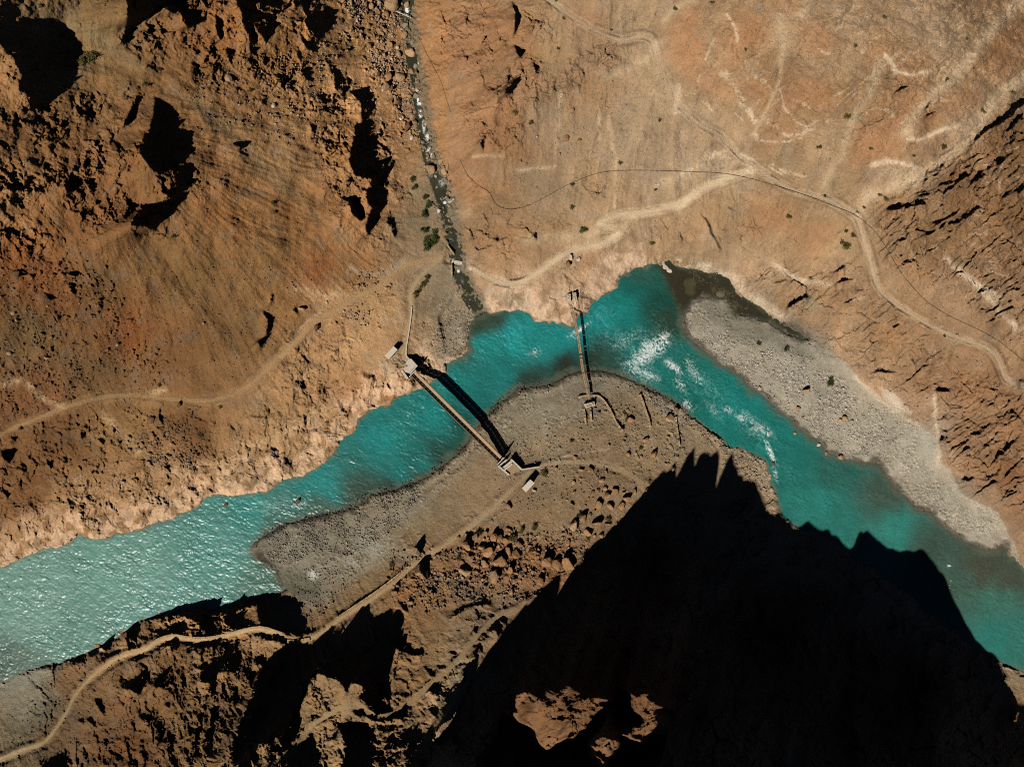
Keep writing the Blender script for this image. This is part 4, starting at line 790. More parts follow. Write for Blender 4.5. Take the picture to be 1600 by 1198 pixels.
# side stream
SLs = smooth_line(STREAM_L, 2); SLa = np.asarray(SLs)
ws_arc = np.concatenate([[0], np.cumsum(np.hypot(*np.diff(np.asarray(STREAM_L), axis=0).T))])
D, t = segdist(SLs, FX, FY, 40)
s_arc = np.concatenate([[0], np.cumsum(np.hypot(*np.diff(SLa, axis=0).T))])
szl = samp(blur(Z, 2), SLa[:, 0], SLa[:, 1]) + .12
szl = np.minimum.accumulate(np.convolve(np.pad(szl, 3, mode='edge'), np.ones(7)/7, 'valid'))
szl = np.maximum(szl, .03)
sz = np.interp(t.ravel(), s_arc, szl).reshape(FX.shape).astype(f4)
swd = np.interp(t.ravel()*(ws_arc[-1]/s_arc[-1]), ws_arc, STREAM_W).reshape(FX.shape)*.5
sc_ = stream_dark*(1+.35*tur+.2*fine_t)[..., None]
sfo = np.zeros(FX.shape, f4)
for u0, v0, a_, b_, st_ in [(636,15,4,12,1.2),(632,52,3,6,1),(641,36,3,5,.9),(655,100,3,8,1.1),(650,138,5,4,1.3),(655,158,5,10,1.3),(657,178,4,8,1.2),(662,195,4,9,1.2),(668,215,6,8,1),(673,237,9,12,1.1),(680,250,8,8,.9),(690,285,8,12,.7),(695,317,4,4,1.1),(672,275,8,8,.6),(654,120,3,6,.8),(663,205,4,8,.8),(716,422,3,5,1.2),(722,440,7,14,.5),(738,470,8,12,.4)]:
    sfo = np.maximum(sfo, st_*np.exp(-((FX-u0)/a_)**2-((FY-v0)/b_)**2))
sfoam = sm(.5, .95, sfo*.8 + curl*.25)
setp(grid_object('stream', face((D < swd+7) & (D < 34) & (dRf > 1)), sz, sc_, WATER, {'foam': sfoam, 'chop': np.clip(.6+sfo, 0, 1.5)}), 'narrow dark side stream with white rapids tumbling between boulders', 'stream', 'structure')
# ------------------------------------------------------------------ built things
rnd = random.Random(7)
def simple_mat(name, col, rough=.85, vary=.12, scale=3.0, bump=.3, rand=0.0):
    m, n, b = mat(name, rough, .2)
    pos = node(n, 'ShaderNodeNewGeometry').outputs['Position']
    rgb = node(n, 'ShaderNodeRGB'); rgb.outputs[0].default_value = (*[float(x) for x in lin(col)], 1)
    c = times(n, rgb.outputs[0], ramp_map(n, noise_node(n, scale, 5, .65, pos).outputs[0], 1-vary*1.6, 1+vary*1.6))
    if rand:
        oi = node(n, 'ShaderNodeObjectInfo')
        c = times(n, c, ramp_map(n, oi.outputs['Random'], 1-rand, 1+rand, 0, 1))
    n.links.new(c, b.inputs['Base Color'])
    bp = node(n, 'ShaderNodeBump'); bp.inputs['Strength'].default_value = bump; bp.inputs['Distance'].default_value = .08
    n.links.new(noise_node(n, scale*3, 5, .6, pos).outputs[0], bp.inputs['Height']); n.links.new(bp.outputs[0], b.inputs['Normal'])
    return m
M_PLANK = simple_mat('weathered_planks', (186,152,116), .8, .16, 2.5)
M_STEEL = simple_mat('dull_steel', (128,112,92), .6, .15, 4)
M_CONC = simple_mat('concrete', (188,176,158), .9, .10, 1.2)
M_ROOF = simple_mat('pale_roof', (196,184,166), .8, .07, 1.5)
M_WALL = simple_mat('plastered_wall', (150,124,94), .95, .1, 1.5)
M_DOOR = simple_mat('wooden_door', (72,50,34), .8, .1, 3)
M_STONE = simple_mat('dry_stone', (170,142,108), .95, .25, 2.2, .5)
M_PALE = simple_mat('whitish_stone', (186,172,150), .9, .14, 2.2, .5, .1)
M_ROPE = simple_mat('old_planks', (158,132,100), .85, .22, 3)
M_CABLE = simple_mat('dark_cable', (60,48,40), .7, .1, 3)
M_PIPE = simple_mat('dark_pipe', (78,60,46), .6, .1, 3)
M_ORANGE = simple_mat('orange_rock', (150,112,76), .95, .2, 1.2, .6, .2)
M_TAN = simple_mat('tan_rock', (154,124,92), .95, .2, 1.2, .6, .2)
M_BROWN = simple_mat('brown_rock', (106,76,50), .95, .2, 1.2, .6, .2)
M_GREYR = simple_mat('grey_rock', (134,122,102), .95, .2, 1.2, .6, .2)
M_DARKW = simple_mat('wet_rock', (96,74,54), .5, .2, 1.2, .5, .2)
M_LEAF = simple_mat('dusty_leaf', (86,82,40), .8, .3, 3, .1, .25)
M_LEAF2 = simple_mat('green_leaf', (62,74,32), .8, .3, 3, .1, .2)
M_TWIG = simple_mat('dry_twig', (88,70,46), .9, .2, 4, .1)

class MB:
    def __init__(s): s.v = []; s.f = []
    def add(s, vs, fs):
        o = len(s.v); s.v += [tuple(x) for x in vs]; s.f += [tuple(o+i for i in f) for f in fs]
    def prism(s, pts, z0, z1):                       # pts: world xy, anticlockwise or not; z1 may be a list
        n_ = len(pts); zt = z1 if isinstance(z1, (list, tuple)) else [z1]*n_
        zb_ = z0 if isinstance(z0, (list, tuple)) else [z0]*n_
        ar = sum(pts[i-1][0]*pts[i][1]-pts[i][0]*pts[i-1][1] for i in range(n_))
        if ar < 0: pts = pts[::-1]; zt = zt[::-1]; zb_ = zb_[::-1]
        s.add([(p[0], p[1], z) for p, z in zip(pts, zb_)] + [(p[0], p[1], z) for p, z in zip(pts, zt)],
              [tuple(range(n_))[::-1], tuple(range(n_, 2*n_))] + [(i, (i+1) % n_, n_+(i+1) % n_, n_+i) for i in range(n_)])
    def bar(s, a, b, w_, h_=None, up_=(0, 0, 1)):    # box between two points
        a = Vector(a); b = Vector(b); h_ = h_ or w_
        d = (b-a).normalized(); u_ = Vector(up_)
        if abs(d.dot(u_)) > .95: u_ = Vector((1, 0, 0))
        x = d.cross(u_).normalized()*w_/2; y = x.cross(d).normalized()*h_/2
        s.add([a-x-y, a+x-y, a+x+y, a-x+y, b-x-y, b+x-y, b+x+y, b-x+y], [(3,2,1,0),(4,5,6,7),(0,1,5,4),(1,2,6,5),(2,3,7,6),(3,0,4,7)])
    def tube(s, pts, r, k=6):
        pts = [Vector(p) for p in pts]; o = len(s.v); n_ = len(pts)
        for i, p in enumerate(pts):
            d = (pts[min(i+1, n_-1)]-pts[max(i-1, 0)]).normalized()
            x = d.cross(Vector((0, 0, 1))); x = x.normalized() if x.length > 1e-4 else Vector((1, 0, 0)); y = x.cross(d)
            s.v += [tuple(p + x*r*math.cos(t_*2*math.pi/k) + y*r*math.sin(t_*2*math.pi/k)) for t_ in range(k)]
        for i in range(n_-1):
            for t_ in range(k): s.f.append((o+i*k+t_, o+i*k+(t_+1) % k, o+(i+1)*k+(t_+1) % k, o+(i+1)*k+t_))
        s.f += [tuple(range(o+k-1, o-1, -1)), tuple(range(o+(n_-1)*k, o+n_*k))]
    def build(s, name, m, parent=None, smooth=False):
        me = bpy.data.meshes.new(name); me.from_pydata(s.v, [], s.f); me.materials.append(m)
        if smooth: me.polygons.foreach_set('use_smooth', [True]*len(me.polygons))
        o = bpy.data.objects.new(name, me); C.objects.link(o)
        if parent: o.parent = parent; o.matrix_parent_inverse = parent.matrix_world.inverted()
        return o
def empty(name, loc, rz=0.0):
    o = bpy.data.objects.new(name, None); C.objects.link(o); o.location = loc; o.rotation_euler = (0, 0, rz)
    o.empty_display_size = .5
    o.matrix_world = Matrix.Translation(Vector(loc)) @ Matrix.Rotation(rz, 4, 'Z')
    return o
def xy(u_, v_, z_): p = W(u_, v_, z_); return (p.x, p.y)

# --- the long truss footbridge
def span(name, a, b):
    o = empty(name, a, math.atan2(b.y-a.y, b.x-a.x)); return o, (Vector((b.x, b.y, 0))-Vector((a.x, a.y, 0))).length
class LB(MB):                                         # built in the bridge's own frame
    def done(s, name, m, root):
        me = bpy.data.meshes.new(name); me.from_pydata(s.v, [], s.f); me.materials.append(m)
        o = bpy.data.objects.new(name, me); C.objects.link(o); o.parent = root; return o
A_ = W(645.5, 582.5, 6.0); B_ = W(784, 719.5, 5.3)
br, L_ = span('truss_bridge', A_, B_)
setp(br, 'long straight footbridge with plank deck and lattice trusses over the turquoise river', 'bridge')
dz = B_.z-A_.z
def bz(x): return dz*x/L_ + .55*math.sin(math.pi*x/L_)
NPAN = 30; HW = 1.2; TH = 1.1
dk = LB(); nb = 150
for k in range(nb):
    x0 = L_*k/nb; x1 = L_*(k+1)/nb-.03; j_ = rnd.uniform(-.04, .04)
    dk.bar((((x0+x1)/2), -HW+.1+j_, bz(x0)), ((x0+x1)/2, HW-.1+j_, bz(x0)+rnd.uniform(-.01, .01)), (x1-x0), .07)
dk.done('deck', M_PLANK, br)
for sgn in (-1, 1):
    t_ = LB(); y = sgn*HW
    for k in range(NPAN):
        x0 = L_*k/NPAN; x1 = L_*(k+1)/NPAN
        for zz_ in (-.28, TH):
            t_.bar((x0, y, bz(x0)+zz_), (x1, y, bz(x1)+zz_), .18, .2)
        t_.bar((x0, y, bz(x0)+.55), (x1, y, bz(x1)+.55), .08, .12)
        t_.bar((x0, y, bz(x0)+.3), (x1, y, bz(x1)+.3), .03, .85)  # side sheet, unseen, added to make the truss shadow more solid
        for zz_ in (.2, .9): t_.bar((x0, y, bz(x0)+zz_), (x1, y, bz(x1)+zz_), .06, .13)  # extra rails put in to fill out the truss shadow
        t_.bar((x0, y, bz(x0)-.28), (x0, y, bz(x0)+TH), .2)
        t_.bar(((x0+x1)/2, y, bz(x0)-.28), ((x0+x1)/2, y, bz(x0)+TH), .10)
        t_.bar((x0, y, bz(x0)-.25), (x1, y, bz(x1)+TH), .17); t_.bar((x0, y, bz(x0)+TH), (x1, y, bz(x1)-.25), .17)
    t_.done('truss', M_STEEL, br)
fb = LB()
for k in range(NPAN+1):
    x0 = L_*k/NPAN; fb.bar((x0, -HW-.25, bz(x0)-.22), (x0, HW+.25, bz(x0)-.22), .14, .2)
fb.done('floor_beams', M_STEEL, br)
for x0 in (.4, L_-.4):
    tw = LB()
    for sgn in (-1, 1):
        tw.bar((x0, sgn*(HW+.35), bz(x0)-3.2), (x0, sgn*(HW+.35), bz(x0)+3.5), .42, .42)
    tw.bar((x0, -HW-.6, bz(x0)+3.4), (x0, HW+.6, bz(x0)+3.4), .3, .35); tw.bar((x0, -HW-.35, bz(x0)+2.6), (x0, HW+.35, bz(x0)+2.6), .2, .2)
    tw.done('tower', M_CONC, br)
def slab(name, pts, ztop, depth, m, parent=None):
    b_ = MB(); b_.prism([xy(u_, v_, ztop) for u_, v_ in pts], ztop-depth, ztop); return b_.build(name, m, parent)
# abutments
ab = slab('bridge_abutment', [(638.5,560.5),(642.5,560.5),(650,568.8),(648,573),(639,583),(626,579)], 6.5, 4.5, M_CONC)
setp(ab, 'pale concrete landing at the upper left end of the long truss bridge', 'abutment')
for pts in ([(626,579.1),(628.6,577.2),(638.6,591),(635.6,593)], [(646.6,571.6),(650.1,568.9),(652.6,571.4),(649.8,574.4)], [(639.4,583.2),(648.4,573.6),(649.6,575),(641,584.8)]):
    slab('wing_wall', pts, 6.8, 4.2, M_CONC, ab)
ab = slab('bridge_abutment', [(783,731.5),(798,719.3),(801.5,723),(788,736)], 5.25, 5, M_CONC)
setp(ab, 'pale concrete landing at the lower right end of the long truss bridge', 'abutment')
for pts in ([(777.2,728.6),(779.2,726.8),(796.4,741),(794.6,742.8)], [(779.8,726.5),(791,717.2),(792.3,718.6),(781.2,728)], [(797,717.9),(799.6,716.8),(816,732.4),(813.8,734)], [(787.5,733.5),(799.4,723.8),(801,725.4),(789,735.2)]):
    slab('wing_wall', pts, 5.65, 4.4, M_CONC, ab)
slab('deck_slab', [(801.6,723.2),(813.6,733.8),(798.5,741.5),(789.2,735.6)], 5.0, 4, M_WALL, ab)
def wall(name, pts, width, h_, m, label, cat, top=None, jag=.06, below=1.4):
    """a wall following plan points; its top follows the ground or keeps one level"""
    L = smooth_line(pts, 1); P = [L[0]]
    for p in L[1:]:
        while math.hypot(p[0]-P[-1][0], p[1]-P[-1][1]) > 3.2:
            d = math.hypot(p[0]-P[-1][0], p[1]-P[-1][1]); P.append((P[-1][0]+(p[0]-P[-1][0])*3/d, P[-1][1]+(p[1]-P[-1][1])*3/d))
        P.append(p)
    b_ = MB(); w2 = width/S/2
    gz = [max(ground(*p), -.5) for p in P]
    gz = [max(gz[max(0, i-1):i+2]) for i in range(len(gz))]
    for i in range(len(P)-1):
        (x0, y0), (x1, y1) = P[i], P[i+1]; d = math.hypot(x1-x0, y1-y0)
        if d < .05: continue
        nx_, ny_ = -(y1-y0)/d*w2, (x1-x0)/d*w2; q = 1+rnd.uniform(-jag, jag)*3
        z0, z1_ = ((top, top) if top is not None else (gz[i]+h_*q, gz[i+1]+h_*q)); j_ = jag*rnd.uniform(-1, 1)
        ov = .25 if jag > .03 else 0
        c = [W(x0+nx_*q, y0+ny_*q, z0), W(x0-nx_*q, y0-ny_*q, z0), W(x1-nx_*q, y1-ny_*q, z1_), W(x1+nx_*q, y1+ny_*q, z1_)]
        lo = min(z0, z1_)-h_-below
        b_.prism([(p.x, p.y) for p in c], lo - .01*(i % 2), [z0+j_, z0+j_, z1_+j_, z1_+j_])
    return setp(b_.build(name, m), label, cat)
wall('retaining_wall', [(814.6,733.5),(826,731.8),(842,729.2)], .45, .5, M_CONC, 'short pale concrete wall running right from the lower right bridge landing', 'wall', 5.3, 0, 3)
wall('retaining_wall', [(643.5,479),(642,497),(638.2,522),(634.4,545),(634.6,557),(640,561)], .45, .55, M_CONC, 'long pale wall edging the narrow path above the long truss bridge', 'wall', None, .01, 2)
wall('dry_stone_wall', [(926,618),(934,618),(941,622),(950,634),(958,649),(964,662),(973,673)], .7, .9, M_STONE, 'curved broken stone wall leaving the lower end of the old plank bridge', 'stone wall')
wall('dry_stone_wall', [(1000,616),(1005,628),(1010,645),(1014.5,656),(1015.5,668)], .7, 1.0, M_STONE, 'stone wall on the flat, second to the right of the old plank bridge', 'stone wall')
wall('dry_stone_wall', [(1056,651),(1057.5,665),(1060,682),(1062,697)], .6, .9, M_STONE, 'straight stone wall furthest right on the flat beside a tall boulder', 'stone wall')
wall('dry_stone_wall', [(904,621),(911,618.5),(918,618)], .7, .9, M_STONE, 'short stone wall left of the lower end of the old plank bridge', 'stone wall')
wall('dry_stone_wall', [(912.5,638),(913.5,648),(915.5,663)], .7, .8, M_STONE, 'left one of the two low stone banks behind the old bridge pier', 'stone wall')
wall('dry_stone_wall', [(922.5,637),(923,648),(924,658)], .7, 1.0, M_STONE, 'right one of the two low stone banks behind the old bridge pier', 'stone wall')
wall('retaining_wall', [(636,885),(612,905.5),(577,931),(546,951),(526,964.5)], .4, .55, M_STONE, 'low stone edging above the gravel bar along the pale lower track', 'wall')
wall('retaining_wall', [(440,988),(412,978),(388,980),(354,990),(321,996),(294,995),(270,990),(245,997),(226,1012)], .4, .5, M_STONE, 'low stone edging on the river side of the cliff top track', 'wall')
wall('retaining_wall', [(447,1001.5),(458,1002),(472,1000.5),(484,998)], 1.4, .35, M_STONE, 'built up stone causeway carrying the lower track across a black cleft', 'causeway', None, .05, 5)
wall('retaining_wall', [(705.5,413),(705.8,422),(706,431)], .5, .9, M_STONE, 'short stone wall on the left bank below the little stream footbridge', 'wall')
wall('retaining_wall', [(699,383),(704,390),(709.5,398)], .6, .9, M_STONE, 'stone wall on the left bank above the little stream footbridge', 'wall')
# --- huts
def hut(corners, hgt, label):
    """corners: roof corners in plan"""
    cu = sum(c[0] for c in corners)/4; cv = sum(c[1] for c in corners)/4
    z0 = ground(cu, cv); zt = z0+hgt
    P = [W(c[0], c[1], zt) for c in corners]; ctr = sum(P, Vector())/4
    o = empty('hut', (ctr.x, ctr.y, z0)); setp(o, label, 'hut', None, 'concrete huts beside the long bridge')
    ins = [ctr + (p-ctr)*.90 for p in P]
    b_ = MB(); b_.prism([(p.x, p.y) for p in ins], z0-1.2, zt-.14); b_.build('wall', M_WALL, o)
    b_ = MB(); b_.prism([(p.x, p.y) for p in P], [zt-.14]*4, [zt+.04, zt+.04, zt-.04, zt-.04]); rf = b_.build('roof', M_ROOF, o)
    b_ = MB()
    for k in range(1, 6):
        f_ = k/6; a = P[0]+(P[3]-P[0])*f_; c = P[1]+(P[2]-P[1])*f_; b_.bar((a.x, a.y, zt+.04-.08*f_), (c.x, c.y, zt+.04-.08*f_), .06, .03)
    b_.build('roof_seams', M_ROOF, rf)
    a, c = ins[1], ins[2]; m_ = (a+c)/2; d = (c-a).normalized(); nrm = Vector((d.y, -d.x, 0))
    if nrm.dot(m_-ctr) < 0: nrm = -nrm
    b_ = MB(); p0 = m_-d*.45+nrm*.03; p1 = m_+d*.45+nrm*.03
    b_.prism([(p0.x, p0.y), (p1.x, p1.y), (p1.x+nrm.x*.05, p1.y+nrm.y*.05), (p0.x+nrm.x*.05, p0.y+nrm.y*.05)], z0-.2, z0+1.85); b_.build('door', M_DOOR, o)
    b_ = MB(); q = a+d*(c-a).length*.16; p0 = q-d*.3+nrm*.02; p1 = q+d*.3+nrm*.02
    b_.prism([(p0.x, p0.y), (p1.x, p1.y), (p1.x+nrm.x*.05, p1.y+nrm.y*.05), (p0.x+nrm.x*.05, p0.y+nrm.y*.05)], z0+1.0, z0+1.6); b_.build('window', M_DOOR, o)
hut([(614.8,540.6),(621.3,546.2),(607.8,561.2),(601.2,556.4)], 2.3, 'flat roofed hut above the upper left landing of the long bridge')
hut([(828.5,748.7),(835.3,754.6),(821.9,769),(815.4,762.4)], 2.7, 'flat roofed hut beside the track below the lower right landing')
# --- the old plank bridge
A_ = W(894.3, 485, 6.0); B_ = W(921, 624, 4.2)
ob, L_ = span('plank_bridge', A_, B_)
setp(ob, 'narrow old plank and cable bridge hanging over the river narrows', 'bridge')
dz = B_.z-A_.z
def oz(x): return dz*x/L_ - 1.1*math.sin(math.pi*x/L_)
def osway(x): return .35*math.sin(2*math.pi*x/L_)
dk = LB(); nb = 110
for k in range(nb):
    x = L_*(k+.5)/nb; w_ = L_/nb-.05
    if rnd.random() < .05: continue
    j_ = rnd.uniform(-.09, .09); dk.bar((x, osway(x)-.52+j_, oz(x)), (x, osway(x)+.52+j_, oz(x)+rnd.uniform(-.03, .03)), w_, .06)
dk.done('deck', M_ROPE, ob)
for sgn in (-1, 1):
    cb = LB()
    cb.tube([(L_*k/24, osway(L_*k/24)+sgn*.5, oz(L_*k/24)-.08) for k in range(25)], .05, 5)
    cb.tube([(-3.4, sgn*.9, 1.6)] + [(L_*k/24, osway(L_*k/24)+sgn*.68, oz(L_*k/24)+1.0+.5*(2*k/24-1)**2) for k in range(25)] + [(L_+2.4, sgn*.9, dz+1.2)], .045, 5)
    for k in range(1, 24):
        x = L_*k/24; cb.bar((x, osway(x)+sgn*.5, oz(x)), (x, osway(x)+sgn*.68, oz(x)+1.0+.5*(2*k/24-1)**2), .035)
    cb.done('cable', M_CABLE, ob)
def rubble_pier(u_, v_, lx, ly, h_, label, rz=0.0):
    z0 = ground(u_, v_); p = W(u_, v_, z0); b_ = MB(); r_ = random.Random(int(u_*13+v_))
    nl = int(h_/.38)+1
    for k in range(nl):
        t_ = 1-.12*k/nl; nx_ = max(2, int(lx/.55)); ny_ = max(2, int(ly/.55)); sx = lx*t_/nx_; sy = ly*t_/ny_
        for i in range(nx_):
            for j_ in range(ny_):
                if k == nl-1 and r_.random() < .35: continue
                x = (i+.5)*sx-lx*t_/2+r_.uniform(-.06, .06); y = (j_+.5)*sy-ly*t_/2+r_.uniform(-.06, .06); a_ = rz
                x, y = x*math.cos(a_)-y*math.sin(a_), x*math.sin(a_)+y*math.cos(a_)
                zc = z0-.3+k*.38+.22
                b_.bar((p.x+x-sx*.49, p.y+y, zc+r_.uniform(-.04, .04)), (p.x+x+sx*.47, p.y+y+r_.uniform(-.08, .08), zc), sy*.93, .42)
    return setp(b_.build('stone_pier', M_PALE), label, 'stone pier')
rubble_pier(888.6, 465.5, 1.5, 3.0, 1.7, 'left one of the two whitish stone piers above the old plank bridge', .1)
rubble_pier(897.6, 463.5, 1.5, 3.0, 1.9, 'right one of the two whitish stone piers above the old plank bridge', .15)
rubble_pier(921, 632, 4.2, 1.8, 1.9, 'squat stone pier at the lower end of the old plank bridge', .25)
# --- stream crossing, log, pipe
zc = max(ground(706.5, 408), ground(722, 412))+.25
fbq = empty('footbridge', W(714.5, 410, zc)); setp(fbq, 'little pale slab footbridge crossing the side stream', 'footbridge')
b_ = MB(); b_.prism([xy(*p, zc) for p in ((706,406.2),(722.4,409.4),(721.4,414.2),(705.4,411))], zc-.35, zc); b_.build('deck', M_CONC, fbq)
for pts in ([(706.1,405.6),(722.5,408.8),(722.4,409.3),(706,406.1)], [(705.3,411.1),(721.3,414.3),(721.2,414.8),(705.2,411.6)]):
    b_ = MB(); b_.prism([xy(*p, zc) for p in pts], zc-.3, zc+.14); b_.build('kerb', M_CONC, fbq)
b_ = MB(); b_.tube([W(619.5+k*2.35, 18+k*1.05, max(ground(620, 18), ground(643, 28.5))+.5+.03*math.sin(k)) for k in range(11)], .17, 7)
setp(b_.build('log', M_PALE), 'pale bare log laid across the top of the side stream', 'log')
PIPE = t2((560,740),(585,800),(610,833),(650,865),(700,890),(715,935),(735,958),(765,970),(810,970),(870,957),(950,915),(1020,875),(1100,835),(1200,800),(1285,790),(1400,788),(1600,795)) + t3((200,800),(330,825),(450,860),(560,895),(620,915),(720,955),(810,990),(860,1025),(920,1080),(975,1165)) + q6((1020,65),(1080,140),(1150,215),(1230,265),(1300,300),(1400,345),(1480,390),(1550,445),(1610,498),(1800,640))
L = smooth_line(PIPE, 1); P = [L[0]]
for p in L[1:]:
    while math.hypot(p[0]-P[-1][0], p[1]-P[-1][1]) > 5:
        d = math.hypot(p[0]-P[-1][0], p[1]-P[-1][1]); P.append((P[-1][0]+(p[0]-P[-1][0])*4/d, P[-1][1]+(p[1]-P[-1][1])*4/d))
gz = np.array([ground(*p) for p in P]); gz = np.maximum(gz, np.convolve(np.pad(gz, 3, mode='edge'), np.ones(7)/7, 'valid'))+.24
pz = [W(p[0], p[1], float(z_)) for p, z_ in zip(P, gz)]
pi_ = empty('water_pipe', pz[0]); setp(pi_, 'long thin dark pipe curving across the sunny right hillside', 'pipe')
b_ = MB(); b_.tube(pz, .06, 6); b_.build('tube', M_PIPE, pi_)
for u0, v0 in ((736,281),(766,300),(787,326),(824,322),(874,295),(935,270),(964,267),(1002,266),(1115,270),(1212,290),(1269,309),(1333,334),(1370,364),(1404,422),(1475,489),(1559,532)):
    k = min(range(len(P)), key=lambda i: (P[i][0]-u0)**2+(P[i][1]-v0)**2); c = pz[k]
    b_ = MB(); b_.prism([(c.x-.3, c.y-.22), (c.x+.3, c.y-.22), (c.x+.26, c.y+.22), (c.x-.3, c.y+.25)], c.z-1.0, c.z-.07)
    for sx in (-.2, .2): b_.bar((c.x+sx, c.y, c.z-.2), (c.x+sx, c.y, c.z+.5), .08)
    b_.build('support', M_STONE, pi_)
CRACK = t2((365,170),(410,262),(440,318),(470,372),(490,440),(515,520))
L = smooth_line(CRACK, 2); b_ = MB(); b_.tube([W(p[0], p[1], ground(*p)+.25) for p in L], .05, 5)
setp(b_.build('cable', M_PIPE), 'short dark cable lying on the orange slope right of the side stream', 'cable')

# ------------------------------------------------------------------ boulders
def rock_mesh(seed, flatness=.75):
    r_ = random.Random(seed); bm = bmesh.new()
    ax = (1, r_.uniform(.7, 1), flatness*r_.uniform(.75, 1.1))
    for k in range(r_.randint(13, 22)):
        v_ = Vector((r_.gauss(0, 1), r_.gauss(0, 1), r_.gauss(0, 1))).normalized()*r_.uniform(.82, 1.12)
        m_ = max(abs(v_.x), abs(v_.y), abs(v_.z)); v_ = v_*(.55+.45/m_*.8)
        bm.verts.new((v_.x*ax[0], v_.y*ax[1], v_.z*ax[2]))
    res = bmesh.ops.convex_hull(bm, input=bm.verts)
    bmesh.ops.delete(bm, geom=[g_ for g_ in res['geom_interior'] if isinstance(g_, bmesh.types.BMVert)], context='VERTS')
    bmesh.ops.bevel(bm, geom=bm.edges[:], offset=.09, segments=1, affect='EDGES', profile=.6)
    bmesh.ops.triangulate(bm, faces=bm.faces[:])
    bmesh.ops.subdivide_edges(bm, edges=bm.edges[:], cuts=1)
    for v_ in bm.verts: v_.co *= 1+r_.uniform(-.035, .035)
    me = bpy.data.meshes.new('boulder'); bm.to_mesh(me); bm.free(); me.materials.append(M_ORANGE); return me
ROCKS = [rock_mesh(k, (.62, .8, 1.0)[k % 3]) for k in range(15)]
def boulder(u_, v_, r, m, tall=1.0, sink=.3, thin=1.0):
    me = ROCKS[rnd.randrange(len(ROCKS))]
    o = bpy.data.objects.new('boulder', me); C.objects.link(o)
    R_ = r*S*(H-max(ground(u_, v_), 0))/H; q = rnd.uniform(.85, 1.12)
    z0 = max(ground(u_, v_), -.15)
    o.location = W(u_, v_, z0 + R_*.62*tall*(1-2*sink*.8))
    o.rotation_euler = (rnd.uniform(-.3, .3), rnd.uniform(-.3, .3), rnd.uniform(0, 6.28))
    o.scale = (R_*q, R_/q*thin, R_*tall*rnd.uniform(.85, 1.1))
    o.material_slots[0].link = 'OBJECT'; o.material_slots[0].material = m
    return o
ORD = ['largest', 'second largest', 'third largest', 'fourth largest', 'fifth largest', 'sixth largest', 'seventh largest', 'eighth largest', 'ninth largest', 'tenth largest', 'eleventh largest', 'twelfth largest']
def cluster(items, colour, where, group):
    """items: (u, v, r, material, tall); ranked by size for their labels"""
    items = sorted(items, key=lambda i: -i[2])
    for k, it in enumerate(items):
        o = boulder(*it[:5])
        lb = f'{ORD[k]} {colour} boulder {where}' if k < len(ORD) else f'one of the smaller {colour} boulders {where}'
        setp(o, lb, 'boulder', None, group)
placed = []
def scatter(poly, n_, r0, r1, mats, tall=(.8, 1.2), gap=.9):
    out = []; us = [p[0] for p in poly]; vs = [p[1] for p in poly]; tries = 0
    while len(out) < n_ and tries < n_*60:
        tries += 1
        u_ = rnd.uniform(min(us), max(us)); v_ = rnd.uniform(min(vs), max(vs))
        if not inside(poly, np.array([u_], f4), np.array([v_], f4))[0]: continue
        r = r0+(r1-r0)*rnd.random()**2.2
        if any((u_-a)**2+(v_-b)**2 < (gap*(r+c))**2 for a, b, c in placed): continue
        placed.append((u_, v_, r)); out.append((u_, v_, r, rnd.choice(mats), rnd.uniform(*tall)))
    return out
def listed(*a):
    out = []
    for t_ in a:
        placed.append(t_[:3]); out.append((t_[0], t_[1], t_[2], t_[3] if len(t_) > 3 else M_ORANGE, t_[4] if len(t_) > 4 else 1.0))
    return out
O_, T_, B_r, G_, P_, D_ = M_ORANGE, M_TAN, M_BROWN, M_GREYR, M_PALE, M_DARKW
cluster(listed((673,265,10,T_),(692,267,9.5,T_),(689,251,6.5,T_),(641,84,10,T_),(631,55,8,T_),(621,74,4.5,P_),(643,216,5,P_),(648,103,6,G_),(636,8,6,T_),(625,120,9,T_),(612,8,12,T_),(650,150,5,G_),(652,128,5,G_),(644,112,7,T_),(636,135,5,G_),(648,190,5,T_),(655,205,4,G_),(640,160,5,T_),(664,232,4.5,G_),(668,246,4,T_),(700,262,5,T_),(697,280,4,G_),(682,292,4,T_),(660,180,4,G_),(634,40,6,G_),(627,30,5,T_),(643,66,5,G_),(660,222,5,G_),(678,243,4,G_),(703,300,3.5,T_),(690,310,3.5,G_),(680,276,4,G_),(685,329,4.5,P_,1.2)), 'pale', 'in the side stream bed', 'boulders in the side stream')
FIELD = t2((-10,0),(250,-5),(270,120),(270,240),(330,300),(400,600),(330,640),(270,520),(200,420),(140,250),(40,60))
cluster(scatter(t2((250,0),(310,0),(345,250),(390,430),(420,600),(480,760),(560,980),(520,1040),(430,900),(400,700),(340,500),(280,250)), 26, 2, 5, [T_, G_, G_, P_], (.8, 1.1), .8), 'grey', 'strewn along the banks of the side stream', 'boulders along the stream banks')
cluster(scatter(FIELD, 70, 2.6, 7.5, [T_, T_, O_, B_r, T_], (.8, 1.25), .82), 'tan', 'in the jumbled field left of the upper stream', 'boulders in the field left of the side stream')
cluster(listed((894,402,7,P_),(904,405,5,P_),(888,412,6,O_)), 'whitish', 'by the track above the old plank bridge', 'boulders above the old bridge')
cluster(listed((838,556,3.6,T_,.7),(466,782,5.5,D_,.7),(353,788,4,D_,.6),(1208,724,4,D_,.7),(1039,417,6.5,P_,.4),(1045,424,5.5,P_,.4),(1036,411,4,P_,.4),(1032,413,3,T_,.5),(1056,410,6,T_,.6),(1068,413,7,T_,.6)), 'wet', 'standing in the water of the main river', 'rocks standing in the river')
